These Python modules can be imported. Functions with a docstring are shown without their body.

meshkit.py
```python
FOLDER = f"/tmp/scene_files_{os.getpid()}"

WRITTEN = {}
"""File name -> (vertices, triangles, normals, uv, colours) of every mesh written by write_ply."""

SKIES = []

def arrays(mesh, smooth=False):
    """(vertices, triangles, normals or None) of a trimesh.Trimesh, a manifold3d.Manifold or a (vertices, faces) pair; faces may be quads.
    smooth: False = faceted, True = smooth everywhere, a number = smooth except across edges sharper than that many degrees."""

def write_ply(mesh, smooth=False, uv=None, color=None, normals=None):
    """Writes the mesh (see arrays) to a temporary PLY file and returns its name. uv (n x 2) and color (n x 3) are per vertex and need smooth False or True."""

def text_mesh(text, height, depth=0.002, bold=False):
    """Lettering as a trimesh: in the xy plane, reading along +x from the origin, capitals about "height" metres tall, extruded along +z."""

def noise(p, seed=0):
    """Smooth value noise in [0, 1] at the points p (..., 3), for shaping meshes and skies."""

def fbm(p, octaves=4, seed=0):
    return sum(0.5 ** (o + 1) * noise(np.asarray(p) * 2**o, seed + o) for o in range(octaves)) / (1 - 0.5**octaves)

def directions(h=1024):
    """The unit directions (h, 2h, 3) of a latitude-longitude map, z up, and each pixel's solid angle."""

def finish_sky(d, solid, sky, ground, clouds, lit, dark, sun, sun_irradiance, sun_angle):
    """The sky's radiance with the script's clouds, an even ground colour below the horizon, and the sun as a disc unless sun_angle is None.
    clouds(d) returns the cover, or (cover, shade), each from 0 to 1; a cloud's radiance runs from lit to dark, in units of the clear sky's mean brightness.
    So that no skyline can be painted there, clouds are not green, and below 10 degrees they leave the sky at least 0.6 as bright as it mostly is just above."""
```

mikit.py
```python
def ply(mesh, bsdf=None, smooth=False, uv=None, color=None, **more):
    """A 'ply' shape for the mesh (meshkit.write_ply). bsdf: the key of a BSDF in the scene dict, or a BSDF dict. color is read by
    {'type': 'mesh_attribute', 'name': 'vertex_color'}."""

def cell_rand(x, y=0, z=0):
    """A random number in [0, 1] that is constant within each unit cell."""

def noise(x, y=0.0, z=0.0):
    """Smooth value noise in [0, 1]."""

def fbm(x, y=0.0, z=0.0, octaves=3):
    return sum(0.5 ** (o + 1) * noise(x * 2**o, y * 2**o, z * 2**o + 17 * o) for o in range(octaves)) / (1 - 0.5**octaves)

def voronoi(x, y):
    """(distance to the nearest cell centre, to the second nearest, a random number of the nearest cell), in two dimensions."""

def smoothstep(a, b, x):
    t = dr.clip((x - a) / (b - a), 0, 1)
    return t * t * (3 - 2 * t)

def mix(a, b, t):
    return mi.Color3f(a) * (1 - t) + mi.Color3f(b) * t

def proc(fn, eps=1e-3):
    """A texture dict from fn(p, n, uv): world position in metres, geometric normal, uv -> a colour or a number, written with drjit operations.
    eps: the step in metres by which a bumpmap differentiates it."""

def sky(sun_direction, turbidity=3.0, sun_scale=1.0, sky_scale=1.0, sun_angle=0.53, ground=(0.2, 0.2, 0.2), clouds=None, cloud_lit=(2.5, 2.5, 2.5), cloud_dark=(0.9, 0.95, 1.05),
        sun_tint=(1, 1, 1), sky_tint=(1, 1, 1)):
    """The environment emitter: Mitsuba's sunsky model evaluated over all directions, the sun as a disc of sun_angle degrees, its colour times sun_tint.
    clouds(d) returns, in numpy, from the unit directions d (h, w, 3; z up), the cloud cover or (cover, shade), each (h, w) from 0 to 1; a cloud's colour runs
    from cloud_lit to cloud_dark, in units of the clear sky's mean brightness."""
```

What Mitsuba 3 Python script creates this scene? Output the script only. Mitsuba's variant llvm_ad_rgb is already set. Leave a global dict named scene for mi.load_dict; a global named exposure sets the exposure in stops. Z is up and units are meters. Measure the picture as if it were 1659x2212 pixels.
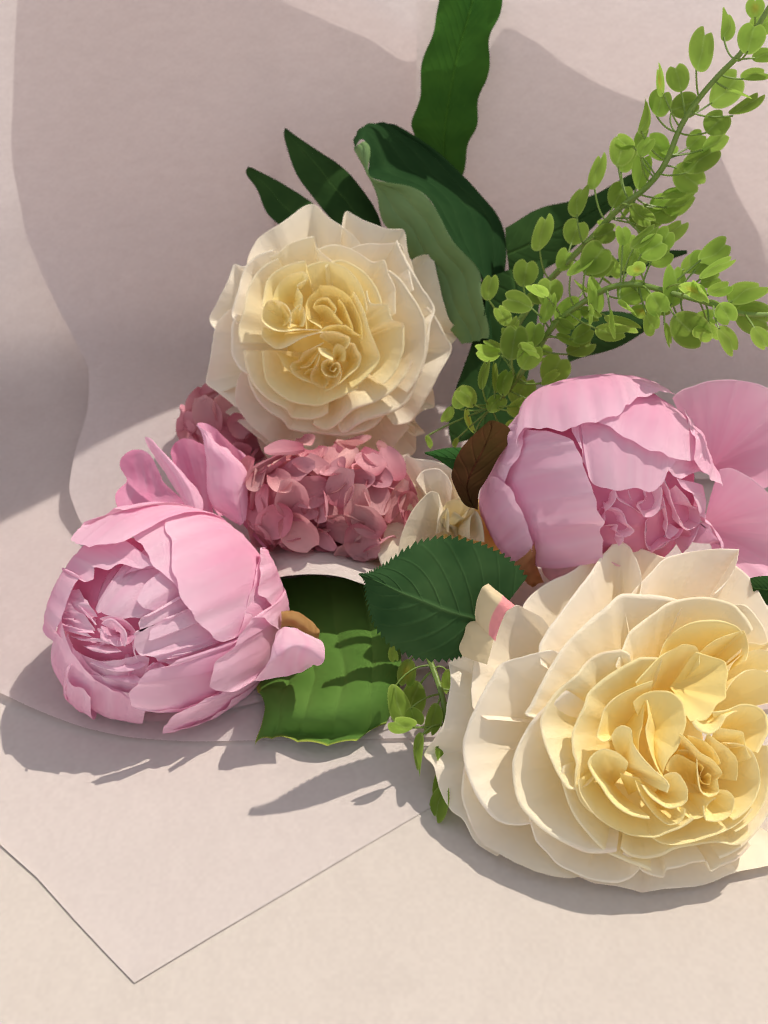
"""A flower bouquet lying in its wrapping paper in the sun: cream roses, pink peonies, hosta and fern leaves, pennycress sprigs."""
import math
import numpy as np
import trimesh
import mitsuba as mi
import mikit, meshkit
from mikit import proc, noise, fbm, mix, smoothstep
from scipy.interpolate import PchipInterpolator, CubicSpline, RectBivariateSpline
from scipy.ndimage import gaussian_filter1d

T4 = mi.ScalarTransform4f
scene, labels = {}, {}
# ---- camera, daylight, exposure
PITCH = math.radians(40)
CAM = np.array([0, 0, .29])
LOOK = np.array([0, math.cos(PITCH), -math.sin(PITCH)])
scene['camera'] = {'type': 'thinlens', 'to_world': T4().look_at(origin=CAM.tolist(), target=(CAM + LOOK).tolist(), up=[0, 0, 1]), 'fov': 36.0, 'fov_axis': 'x',
                   'aperture_radius': .0011, 'focus_distance': .345, 'near_clip': .01, 'far_clip': 100.0}
SUN = np.array([.41, .41, .81]); SUN = SUN / np.linalg.norm(SUN)
scene['sky'] = mikit.sky(SUN.tolist(), turbidity=3, ground=(.3, .28, .25), sun_scale=.94, sky_scale=1.75, clouds=lambda d: .35, cloud_lit=(2.7, 2.4, 2.15), sun_tint=(.92, 1, 1.15), sky_tint=(1.32, 1, .76))
exposure = 1.29

# ---- measured shapes: world coordinates in tenths of a millimetre
ROSE_FRONT=([742,2132,322],[np.float64(0.0035),np.float64(-0.5503),np.float64(0.8349)],[([281,2408,348,236,2410,324,194,2405,297,198,2359,281,185,2286,237,171,2241,201,117,2195,126,142,2164,124,160,2109,92,197,2046,62,222,2025,60,261,1968,24,319,1925,12],[676,2294,70],8,0.4,0.0,0),([294,2201,282,256,2246,286,253,2288,305,262,2350,337,273,2404,362,294,2453,387,337,2486,414,394,2503,440,415,2485,444,460,2444,450],[691,2321,88],16,0.7,0.0,0),([410,2486,414,420,2524,425,457,2561,443,497,2584,456,561,2609,472,638,2669,486,688,2694,490,742,2687,491],[718,2344,103],16,0.7,0.0,0),([716,2670,491,768,2700,491,813,2683,489,857,2663,484,944,2682,471],[750,2352,108],12,0.7,0,0),([1074,2684,437,1122,2640,417,1149,2568,397,1168,2488,373,1170,2363,334,1159,2261,295],[788,2331,94],12,0.7,0,0),([448,2294,409,446,2336,424,466,2375,443,508,2430,469,603,2548,508,667,2641,522,710,2686,525,734,2679,525,752,2620,523,758,2548,517,742,2474,507],[726,2338,99],24,1.2,0,0),([694,2445,491,723,2490,500,790,2567,509,844,2629,509,924,2670,500,1016,2707,480,1102,2734,454,1063,2635,464,976,2516,475],[760,2345,103],18,0.7,0.0,0),([497,2308,440,479,2321,440,399,2321,412,344,2320,388,315,2291,362,266,2228,304,240,2183,261,227,2147,227,232,2106,199,250,2058,171,280,2009,145,315,1972,130,345,1956,131,409,1943,155],[691,2295,72],22,1.3,0,0),([251,2151,210,231,2115,168,224,2063,116,235,2029,90,252,1992,62,267,1967,43,284,1945,29,312,1927,26,354,1897,15,410,1866,5,462,1848,6,514,1840,19,545,1847,41,561,1859,66],[694,2268,53],18,0.7,0.0,0),([864,2442,511,769,2455,521,692,2459,522,637,2417,509,560,2358,482,522,2325,463,482,2279,435,441,2222,397,415,2183,366,399,2165,349,431,2147,352],[720,2280,145],28,1.5,0.1,0),([511,2190,415,467,2168,389,424,2142,358,393,2114,326,368,2078,288,359,2055,264,361,2023,237,372,1981,204,407,1940,179,453,1905,162,506,1878,151,558,1859,145,628,1855,158],[705,2243,124],32,1.5,0.1,0),([684,2257,485,661,2271,489,612,2269,482,572,2254,469,535,2219,446,486,2190,418,451,2156,388,434,2123,362,441,2082,337,457,2040,312,482,1995,283,508,1969,269,552,1972,285],[716,2227,186],36,1.0,0.3,0),([770,2244,481,720,2248,483,683,2235,476,638,2213,463,590,2185,442,564,2165,427,552,2139,409,531,2108,385,517,2075,359,518,2045,337,527,2019,319,523,2001,303,522,1978,282,532,1950,258,567,1919,236],[722,2210,204],44,1.2,0.45,0),([493,2025,300,485,2003,278,491,1982,261,503,1950,234,521,1922,210,551,1893,186,582,1867,163,613,1850,147,651,1837,137,685,1828,129,720,1820,119],[721,2217,137],36,1.0,0.25,0),([400,1968,163,412,1932,129,421,1915,112,452,1887,92,479,1864,74,521,1846,64,555,1833,57,597,1823,56,635,1820,58,666,1824,70,696,1839,97],[715,2257,56],24,0.9,0.0,0),([521,1859,35,549,1848,27,584,1836,20,625,1830,21,664,1823,18,693,1816,8,705,1811,1,725,1815,9,767,1821,18,821,1826,20,850,1827,17,895,1836,19,932,1849,28,977,1866,36],[740,2255,44],14,0.5,0.0,0),([953,1864,27,980,1869,21,1012,1876,18,1076,1891,2,1125,1913,3,1154,1945,25],[778,2260,47],10,0.5,0.0,0),([645,1853,143,680,1837,125,702,1822,104,730,1815,96,754,1813,91,763,1826,111,792,1829,114,835,1839,122,875,1844,120,885,1828,95,916,1841,105,953,1854,111,998,1886,135],[749,2230,94],30,0.8,0.1,0),([526,1979,298,530,1956,277,552,1925,252,585,1898,231,626,1878,217,666,1866,209,721,1861,208,756,1870,218,794,1881,229,826,1897,244],[731,2187,187],48,1.2,0.5,0),([709,1869,209,750,1853,190,775,1852,186,821,1858,189,871,1870,196,918,1885,202,952,1901,210,994,1935,232],[754,2194,166],46,1.0,0.45,0),([636,1856,168,670,1840,152,701,1836,150,743,1840,156,777,1851,170,823,1859,175,895,1869,173,947,1871,159,993,1895,171],[748,2206,140],40,1.0,0.35,0),([908,1853,124,960,1873,134,1001,1900,151,1037,1934,175,1065,1971,201,1088,2023,240,1088,2072,281],[774,2240,108],34,1.0,0.15,0),([935,1903,225,973,1924,235,1004,1956,256,1018,1990,283,1012,2021,312,999,2042,334,970,2054,353,928,2049,362],[770,2198,192],55,1.0,0.5,0),([946,1889,191,983,1908,199,1022,1943,221,1043,1981,250,1052,2019,280,1051,2073,324],[774,2214,158],45,1.0,0.4,0),([645,2237,463,670,2286,484,691,2327,499,727,2357,509,777,2395,518,814,2423,522,859,2442,521,939,2458,511,1008,2451,492,1038,2421,477,1058,2381,459],[753,2280,163],34,1.2,0.2,0),([762,2244,482,787,2296,500,821,2329,507,866,2355,510,914,2369,506,961,2375,497,999,2371,485,1019,2351,474],[759,2251,200],46,1.2,0.5,0),([690,2177,461,729,2213,479,764,2244,492,804,2267,499,835,2282,501,864,2281,497,875,2266,490,872,2234,477],[749,2215,237],55,1.2,0.6,0),([735,2176,468,684,2161,458,630,2139,441,602,2116,424,590,2088,404,579,2057,381,596,2045,376,620,2053,386],[728,2160,286],62,1.4,0.6,0),([875,2266,479,931,2314,486,986,2344,481,1024,2361,475,1030,2327,463,1012,2271,448],[769,2247,199],50,0.8,0.6,0),([866,2265,491,902,2258,482,949,2248,468,951,2224,457,939,2181,440,938,2159,429,904,2132,422,890,2112,413,874,2097,407,830,2089,408],[803,2230,387],35,0.5,0.7,0),([938,2172,419,974,2219,432,1018,2250,433,1067,2260,419,1113,2251,395,1130,2209,366],[777,2242,182],46,0.7,0.5,0),([959,2239,440,997,2285,448,1046,2315,443,1096,2327,428,1142,2313,402],[778,2262,167],42,0.7,0.45,0),([1007,2306,442,1046,2347,443,1083,2351,431,1133,2379,419,1162,2357,398],[782,2291,132],36,0.7,0.3,0),([1014,2461,474,1058,2480,463,1089,2451,446,1108,2407,427,1113,2348,407],[781,2323,101],24,0.7,0.15,0),([894,2113,412,932,2120,408,979,2142,408,1022,2146,396,1047,2133,378,1049,2103,358,1032,2074,345,1010,2044,332],[946,2161,265],60,1.6,0.6,0),([834,2081,415,847,2066,403,876,2059,393,910,2077,398,931,2105,411,967,2122,412],[899,2157,356],40,0.8,0.6,0),([678,2130,436,708,2149,448,737,2156,452,772,2156,452,800,2142,442,815,2121,429,817,2091,411,802,2053,387,786,2025,367,763,2005,353,748,1977,329],[725,2110,331],30,0.5,0.7,0),([714,2131,444,716,2095,423,706,2063,402,713,2024,374,733,1981,340,746,1961,322],[790,2104,308],70,0.4,0.75,0),([713,2138,436,704,2111,420,700,2084,403,687,2050,379,685,2023,359,695,2001,342],[654,2146,285],75,0.3,0.8,0),([612,2045,397,620,2055,406,639,2064,415,663,2056,412,666,2027,392,683,1999,372,713,1972,351,754,1940,322,749,1928,310],[658,2046,253],50,1.4,0.55,0),([654,1991,349,624,2014,364,594,2024,366,567,2017,355,552,2001,337,567,1973,317,584,1954,304,601,1933,287,627,1911,270,665,1895,258,705,1889,255],[645,2041,194],64,1.5,0.55,0),([743,1957,338,775,1964,343,795,1948,328,805,1934,313,804,1917,296,786,1905,285,759,1901,282,728,1911,293,688,1943,323],[745,1998,215],60,1.2,0.6,0),([674,1960,318,690,1930,290,710,1908,269,731,1892,251,762,1880,237,786,1884,240,801,1909,267],[745,2003,185],55,1.0,0.6,0),([781,1912,264,805,1901,250,826,1894,240,855,1901,244,864,1921,263,888,1937,275],[831,2013,195],50,0.8,0.6,0),([855,1920,264,862,1895,235,891,1895,229,932,1914,238,941,1939,262,918,1955,285],[885,2018,189],50,0.6,0.55,0),([796,2052,399,830,2029,378,847,2014,365,882,2001,348,899,1987,332,906,1978,322,891,1963,313,895,1944,294,867,1932,288,846,1942,302,840,1969,328,839,2000,355],[865,2041,202],72,0.9,0.65,0),([843,2001,342,858,1992,332,847,1973,317,857,1961,305,873,1960,301,879,1976,314,869,1982,322],[864,2035,211],80,0.4,0.7,0),([759,1991,322,770,2012,339,792,2024,347,824,2014,336,845,2005,326,844,1974,299,856,1953,276],[868,2053,179],60,0.2,0.75,0),([820,2054,386,859,2048,376,890,2029,356,906,2004,332],[854,2052,228],66,0.7,0.7,0),([874,2063,386,905,2046,368,930,2036,354,954,2012,328,948,1975,298],[871,2056,217],60,0.7,0.6,0),([894,2077,390,935,2080,382,978,2079,369,982,2050,346,994,2028,325],[909,2068,217],60,0.7,0.6,0),([796,2041,341,815,2043,341,836,2043,338,834,2068,357,813,2075,365],[788,2066,247],60,0.7,0.75,0),([638,1992,309,659,1983,304,686,1978,302,696,1964,290],[678,2005,191],70,0.7,0.8,0)])
ROSE_BACK=([-196,3642,628],[np.float64(0.0458),np.float64(-0.8144),np.float64(0.5785)],[([-512,3966,772,-480,4067,822,-393,4118,862,-277,4223,894,-204,4124,883,-121,4048,859,-77,3990,835],[-220,3916,497],8,0.3,0,0),([-158,4026,863,-139,4179,888,-72,4135,870,4,4120,845,75,4154,821,91,4043,786,110,3978,752,121,3911,712],[-184,3915,493],8,0.3,0,0),([91,4013,754,183,4122,729,207,4030,674,232,3951,603,258,3928,551,301,3941,499,258,3871,490,225,3820,478],[-158,3899,469],4,0.3,0,0),([-486,3961,788,-518,3957,770,-559,3992,761,-582,3943,722,-620,3897,663,-655,3865,603,-631,3821,587],[-254,3900,477],10,0.8,0,0),([-557,3830,674,-631,3816,590,-641,3788,542,-652,3761,486,-672,3741,402,-623,3694,389,-551,3637,360],[-259,3881,452],12,0.8,0,0),([-575,3676,416,-647,3706,331,-582,3656,308,-524,3619,281,-462,3589,240,-420,3576,195],[-249,3866,429],8,0.5,0,0),([-480,3601,263,-442,3590,153,-379,3575,128,-283,3561,119,-206,3558,129,-130,3564,137,-42,3593,74,-9,3596,116,35,3606,197,98,3638,267],[-207,3857,414],8,0.3,0,0),([73,3654,271,122,3681,224,125,3685,121,49,3650,82,-29,3624,61],[-176,3861,417],0,0.2,0,0),([130,3702,353,188,3751,361,195,3740,288,150,3706,296,118,3681,275,160,3705,191,132,3687,192,73,3655,278],[-167,3870,429],-5,0.2,0,1),([158,3849,663,190,3843,624,222,3828,568,254,3818,505,204,3729,448,153,3662,380,91,3610,310,34,3581,323],[-165,3883,447],16,1.2,0,0),([47,4044,834,102,3936,767,139,3895,721,186,3852,649,170,3800,621,157,3731,556,139,3679,495,96,3631,454],[-170,3895,465],22,1.2,0,0),([-137,3933,850,-77,3979,852,-9,4006,839,61,4046,819,90,3945,769,108,3871,720],[-184,3910,487],18,0.6,0,0),([-417,3910,836,-393,3915,846,-345,3948,869,-258,3969,887,-245,3917,872,-208,3871,856,-177,3844,844],[-220,3910,489],28,0.5,0.15,0),([-245,3907,864,-173,3934,872,-100,3914,854,-39,3888,827,-1,3912,822,16,3863,793,41,3813,753,41,3739,699],[-192,3906,482],26,0.6,0.1,0),([-408,3956,839,-477,3952,810,-514,3925,780,-536,3855,729,-557,3790,666,-533,3752,650],[-246,3901,478],20,0.9,0,0),([-385,3893,838,-453,3870,803,-494,3816,751,-508,3760,701,-527,3721,648,-520,3686,612],[-243,3896,472],30,1.0,0.2,0),([-539,3778,676,-557,3748,631,-557,3700,568,-537,3663,534,-495,3627,515],[-250,3885,456],22,1.0,0,0),([-523,3655,504,-551,3635,392,-507,3597,320,-433,3563,260,-394,3554,180,-318,3541,162,-242,3534,172,-167,3541,139,-103,3540,230,-71,3547,325],[-225,3862,423],16,0.4,0,0),([-495,3620,512,-469,3584,449,-430,3558,408,-369,3533,373,-346,3524,342,-260,3512,336,-162,3513,323,-70,3530,330,3,3560,384],[-220,3868,430],24,1.0,0.1,0),([-504,3655,597,-484,3601,518,-414,3548,455,-353,3524,432,-333,3514,401,-281,3506,400,-238,3504,409,-202,3507,429],[-225,3830,466],30,1.2,0.25,0),([120,3642,483,65,3584,404,-3,3549,391,-76,3524,380,-148,3507,338,-167,3506,363],[-189,3860,438],26,1.4,0.1,0),([101,3655,554,46,3590,488,-27,3546,453,-99,3522,440,-216,3499,357,-257,3502,381],[-193,3833,463],32,1.2,0.2,0),([-433,3616,621,-425,3570,538,-381,3537,495,-315,3513,468,-242,3504,462,-182,3509,485,-92,3533,519],[-217,3788,502],42,1.0,0.45,0),([-110,3730,793,-74,3683,746,-53,3637,691,-38,3619,661,-18,3594,607,-56,3555,562,-116,3524,525],[-188,3774,536],50,0.8,0.5,0),([-62,3755,785,-47,3717,753,9,3734,737,30,3700,694,70,3711,674,70,3664,619,46,3609,555,-3,3566,512],[-180,3820,510],36,0.9,0.35,0),([16,3873,801,46,3865,782,95,3829,730,132,3799,678,152,3766,627,151,3715,566,120,3646,487,83,3607,448],[-174,3893,462],28,1.1,0.1,0),([-433,3721,737,-423,3792,792,-382,3827,826,-321,3839,847,-282,3840,854,-278,3805,838],[-225,3853,515],38,1.0,0.4,0),([-278,3818,844,-213,3835,855,-146,3820,844,-104,3789,820,-77,3748,789,-62,3691,741],[-199,3828,530],44,0.8,0.45,0),([-213,3824,841,-159,3855,851,-99,3839,833,-39,3793,791,-9,3738,741],[-195,3854,514],36,0.8,0.35,0),([-398,3709,757,-373,3766,806,-331,3789,830,-289,3791,839,-273,3764,827,-311,3743,809,-290,3704,787,-298,3666,756],[-332,3795,705],58,0.8,0.5,0),([-335,3625,712,-331,3657,745,-346,3684,764,-373,3705,770,-414,3718,762,-431,3697,737,-436,3679,717,-417,3653,703,-386,3632,696,-342,3618,701,-285,3612,712,-223,3606,712],[-364,3749,660],72,0.9,0.4,0),([-433,3663,689,-435,3646,669,-411,3619,650,-380,3599,642,-346,3595,654,-293,3603,683,-253,3607,696,-217,3610,702],[-356,3738,624],62,1.0,0.4,0),([-360,3644,708,-350,3644,712,-333,3654,728,-350,3680,747,-371,3702,757],[-371,3751,673],82,0.2,0.6,0),([-388,3606,628,-371,3587,609,-355,3569,585,-328,3554,568,-289,3537,547],[-313,3673,551],66,0.6,0.55,0),([-328,3552,577,-331,3560,591,-324,3564,604,-300,3565,615,-287,3575,636,-254,3580,652,-214,3590,669],[-286,3648,544],72,0.5,0.55,0),([-333,3562,594,-321,3547,568,-288,3534,553,-259,3527,544,-236,3523,537],[-286,3642,533],70,0.8,0.5,0),([-275,3624,705,-277,3685,763,-264,3712,785,-235,3734,802,-229,3746,810,-196,3746,810,-153,3734,798,-123,3715,779,-97,3681,746,-80,3648,709,-76,3615,668],[-201,3776,653],72,0.4,0.6,0),([-251,3680,762,-241,3696,775,-221,3707,784,-202,3707,784,-185,3693,773,-169,3673,755,-175,3662,746],[-219,3758,690],78,0.3,0.6,0),([-251,3680,758,-218,3687,765,-195,3679,759,-169,3658,737,-146,3641,717],[-219,3736,666],75,0.3,0.65,0),([-162,3706,780,-142,3689,764,-126,3661,736,-113,3639,711,-109,3624,693],[-174,3743,660],78,0.4,0.6,0),([-123,3730,778,-103,3694,746,-87,3663,712,-80,3629,671],[-142,3764,647],78,0.3,0.65,0),([-224,3612,701,-207,3623,713,-168,3630,718,-136,3633,715,-113,3624,699,-83,3619,681],[-180,3692,624],70,0.5,0.55,0),([-227,3598,690,-210,3608,703,-174,3610,702,-145,3606,693,-121,3602,680,-135,3579,653],[-180,3670,600],70,0.5,0.55,0),([-139,3580,652,-126,3593,667,-106,3594,662,-96,3584,642,-83,3575,621,-90,3559,596,-126,3537,567,-163,3521,538],[-139,3673,534],74,0.6,0.55,0),([-181,3546,624,-201,3547,627,-220,3539,613,-221,3530,595,-205,3522,577,-178,3521,570,-159,3529,584,-155,3539,605,-166,3544,619,-186,3538,609,-193,3531,595,-178,3529,588,-168,3535,600],[-193,3631,531],80,0.5,0.5,0),([-233,3573,660,-224,3562,644,-201,3554,630,-180,3551,622],[-192,3654,602],55,0.5,0.5,0),([-227,3566,641,-237,3548,607,-261,3532,570,-255,3523,548,-219,3516,530,-199,3521,546],[-224,3642,508],75,0.6,0.5,0),([-298,3555,586,-268,3555,594,-248,3564,616,-231,3578,641],[-266,3627,519],78,0.4,0.6,0),([-285,3548,563,-262,3554,583,-238,3554,587],[-260,3618,510],78,0.4,0.6,0),([-209,3513,520,-169,3521,539,-153,3534,569,-156,3544,593],[-201,3626,495],70,0.5,0.55,0),([-281,3693,762,-272,3656,731,-241,3637,716,-221,3627,707],[-233,3757,683],78,0.4,0.6,0),([-333,3656,723,-327,3674,743,-297,3690,764,-280,3657,738,-287,3632,711],[-311,3715,665],50,0.3,0.55,0),([-182,3572,630,-162,3595,662,-149,3593,655,-136,3584,638,-143,3565,608],[-173,3640,566],50,0.2,0.6,0)])
ROSE_HIDDEN=([208,2941,369],[np.float64(-0.1933),np.float64(-0.5667),np.float64(0.8009)],[([85,3259,430,59,3261,418,22,3219,394,9,3154,374,-13,3110,345,-21,3049,311,-34,3007,274,-22,2962,249,-4,2914,219,25,2882,209],[240,3123,131],10,0.6,0,0),([45,3236,418,69,3244,431,111,3206,445,168,3175,461,219,3137,465,249,3078,454,266,3025,436],[257,3130,149],14,0.6,0,0),([49,2862,322,55,2896,359,68,2921,387,93,2956,423,125,2985,452,156,3001,470,173,2993,472,182,2953,454,176,2912,428,167,2873,395],[233,3044,229],40,0.6,0.1,0),([179,2868,408,179,2898,431,188,2918,447,204,2928,457,208,2899,439,206,2864,412],[234,3019,260],55,0.8,0.3,0),([187,2926,415,200,2967,443,225,2978,454,256,2982,459,287,2959,449,298,2917,423],[246,3044,235],48,0.6,0.3,0),([223,2924,446,232,2920,445,256,2904,437,276,2932,456,292,2940,461],[244,3030,251],50,0.3,0.3,0),([274,2852,397,278,2901,437,294,2923,451,312,2896,433,320,2843,389],[252,3033,237],50,0.5,0.2,0),([108,3093,443,134,3123,460,173,3120,471,210,3080,469,224,3028,454],[250,3097,185],30,0.6,0,0)])
PEONY_LEFT=([-718,2717,164],[np.float64(0.5489),np.float64(0.7777),np.float64(-0.3063)],0.04,0.0345,[([-662,2872,492,-676,2804,517,-673,2744,528,-650,2700,526,-638,2651,520,-639,2617,514,-624,2569,496,-609,2542,479,-601,2515,461,-578,2493,433,-559,2477,406,-535,2470,377,-511,2465,344,-484,2475,316,-455,2503,304,-434,2555,328,-412,2679,364,-402,2808,351],1.06,0,0,0,0),([-793,2939,440,-812,2839,488,-807,2791,506,-790,2751,518,-757,2699,526,-711,2642,523,-697,2610,516,-661,2577,500,-611,2547,471,-580,2513,436,-555,2494,404],1.035,0,0,0,0),([-775,2845,510,-803,2841,506,-867,2889,460,-917,2876,442,-955,2840,431,-961,2771,456,-915,2693,500,-879,2659,517,-835,2652,530,-783,2646,539,-753,2666,542],1.08,0.04,0,0,0),([-664,2592,492,-695,2602,501,-723,2594,502,-757,2603,505,-785,2613,505,-824,2593,495,-865,2611,486,-870,2575,476,-891,2573,467,-911,2599,463,-927,2569,446,-942,2533,420,-955,2497,386,-975,2481,351,-962,2458,341,-954,2440,327],1.0,0,0,[-0.655,0.672,-0.345],0),([-963,2512,381,-943,2455,349,-916,2420,329,-892,2393,301,-850,2365,268,-799,2349,237,-756,2344,208,-713,2347,184],0.985,0,0,[-0.253,-0.03,-0.967],0),([-603,2393,329,-618,2384,329,-659,2364,322,-693,2354,319,-720,2338,293,-746,2327,262,-752,2321,229,-743,2320,201,-707,2324,178,-660,2335,168,-590,2363,166,-518,2408,165,-471,2450,169],1.05,0,0,0,0),([-353,2602,230,-374,2586,283,-396,2571,319,-427,2531,338,-449,2491,328,-465,2461,314,-497,2426,310,-517,2397,284,-529,2378,249,-508,2387,215,-478,2410,181,-440,2448,160,-404,2492,154],1.12,0.05,0,0,0),([-393,2872,336,-402,2806,375,-395,2753,373,-394,2703,368,-397,2661,362,-392,2641,346,-379,2648,326,-357,2662,284,-342,2665,235,-351,2622,220],1.1,0,0,0,0),([-485,2413,164,-562,2358,177,-626,2328,161,-665,2322,111,-677,2329,75,-638,2340,74,-580,2366,70,-522,2399,78,-474,2429,110],1.1,0,0,0,0),([-920,2390,313,-944,2392,277,-939,2380,246,-906,2361,243,-866,2343,224],1.03,0,0,[-0.232,0.159,-0.96],0),([-629,2613,473,-669,2592,479,-693,2574,478,-719,2541,468,-726,2510,453,-712,2491,439,-683,2492,433,-637,2503,424,-575,2523,403],0.96,0,1,0,0),([-699,2630,471,-763,2607,469,-802,2592,461,-826,2564,446,-846,2533,425,-860,2516,410,-851,2504,406,-827,2511,419,-799,2509,424,-770,2515,431,-721,2521,433,-689,2530,433],0.9,0,1,[0.484,0.825,0.292],0),([-702,2639,463,-766,2617,460,-820,2609,449,-852,2591,434,-875,2570,417,-860,2540,409],0.87,0,2,[0.356,0.861,0.363],0),([-839,2502,414,-818,2493,414,-776,2478,409,-750,2478,410,-718,2481,409,-671,2500,412],0.91,0,1,0,0),([-565,2521,404,-619,2491,416,-665,2457,408,-686,2437,396,-693,2420,378,-677,2423,376,-649,2438,381,-558,2501,382],0.98,0,1,0,0),([-695,2471,422,-714,2467,423,-723,2455,415,-716,2437,396,-735,2429,390,-738,2412,370,-723,2393,338,-682,2398,330,-622,2412,313,-590,2432,316],0.965,0,1,0,0),([-518,2504,313,-591,2489,375,-652,2448,371,-686,2419,349,-672,2405,317,-627,2404,274,-535,2447,212],0.94,0,1,0,0),([-843,2479,405,-815,2480,415,-774,2471,413,-748,2456,400,-733,2445,387,-738,2416,352,-729,2399,322],0.93,0,1,0,(40,0.5)),([-834,2459,397,-833,2434,371,-813,2425,366,-788,2415,358,-786,2425,371],0.94,0,1,0,(50,0.5)),([-950,2493,334,-938,2463,312,-907,2434,304,-852,2407,303,-806,2399,312,-756,2402,324,-698,2404,312],0.92,0,1,[-0.163,-0.334,-0.928],0),([-923,2445,322,-908,2425,304,-881,2399,279,-846,2384,271,-799,2372,261,-744,2368,249,-704,2380,276,-704,2390,303],0.94,0,1,[-0.163,-0.334,-0.928],0),([-880,2387,268,-845,2374,268,-820,2363,245,-768,2355,225,-723,2358,222],0.96,0,1,[-0.163,-0.334,-0.928],0),([-954,2576,392,-920,2528,397,-886,2490,393,-854,2455,379],0.93,0,1,[-0.94,0.299,-0.163],0),([-962,2535,372,-923,2500,384,-891,2472,384,-852,2446,379],0.945,0,1,[-0.94,0.299,-0.163],0),([-953,2499,361,-920,2478,373,-882,2452,376,-860,2444,379],0.955,0,1,[-0.94,0.299,-0.163],0),([-920,2595,416,-909,2571,416,-881,2534,415,-855,2492,401],0.91,0,1,[-0.94,0.299,-0.163],0),([-940,2477,336,-892,2449,348,-849,2438,362,-810,2424,358],0.93,0,1,0,(30,0.6)),([-894,2432,340,-861,2416,340,-819,2404,341,-772,2403,347],0.95,0,1,0,(25,0.6)),([-832,2458,407,-805,2465,419,-778,2450,410,-758,2432,392,-764,2409,364],0.96,0,1,0,(30,0.6)),([-815,2427,374,-785,2411,359,-752,2416,366,-730,2433,386],0.95,0,1,0,(30,0.6)),([-869,2396,306,-821,2378,297,-775,2371,292,-729,2376,299,-699,2387,312],0.96,0,1,0,(25,0.62)),([-836,2370,277,-790,2360,266,-741,2358,259,-718,2364,270],0.97,0,1,0,(25,0.65)),([-929,2548,406,-887,2503,408,-852,2465,395],0.94,0,1,0,(35,0.6)),([-678,2383,320,-698,2371,305,-674,2369,283,-645,2385,299],0.99,0,1,0,(30,0.65)),([-850,2461,381,-829,2452,380,-818,2438,367,-836,2430,351],0.92,0,1,0,(35,0.6))])
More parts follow.
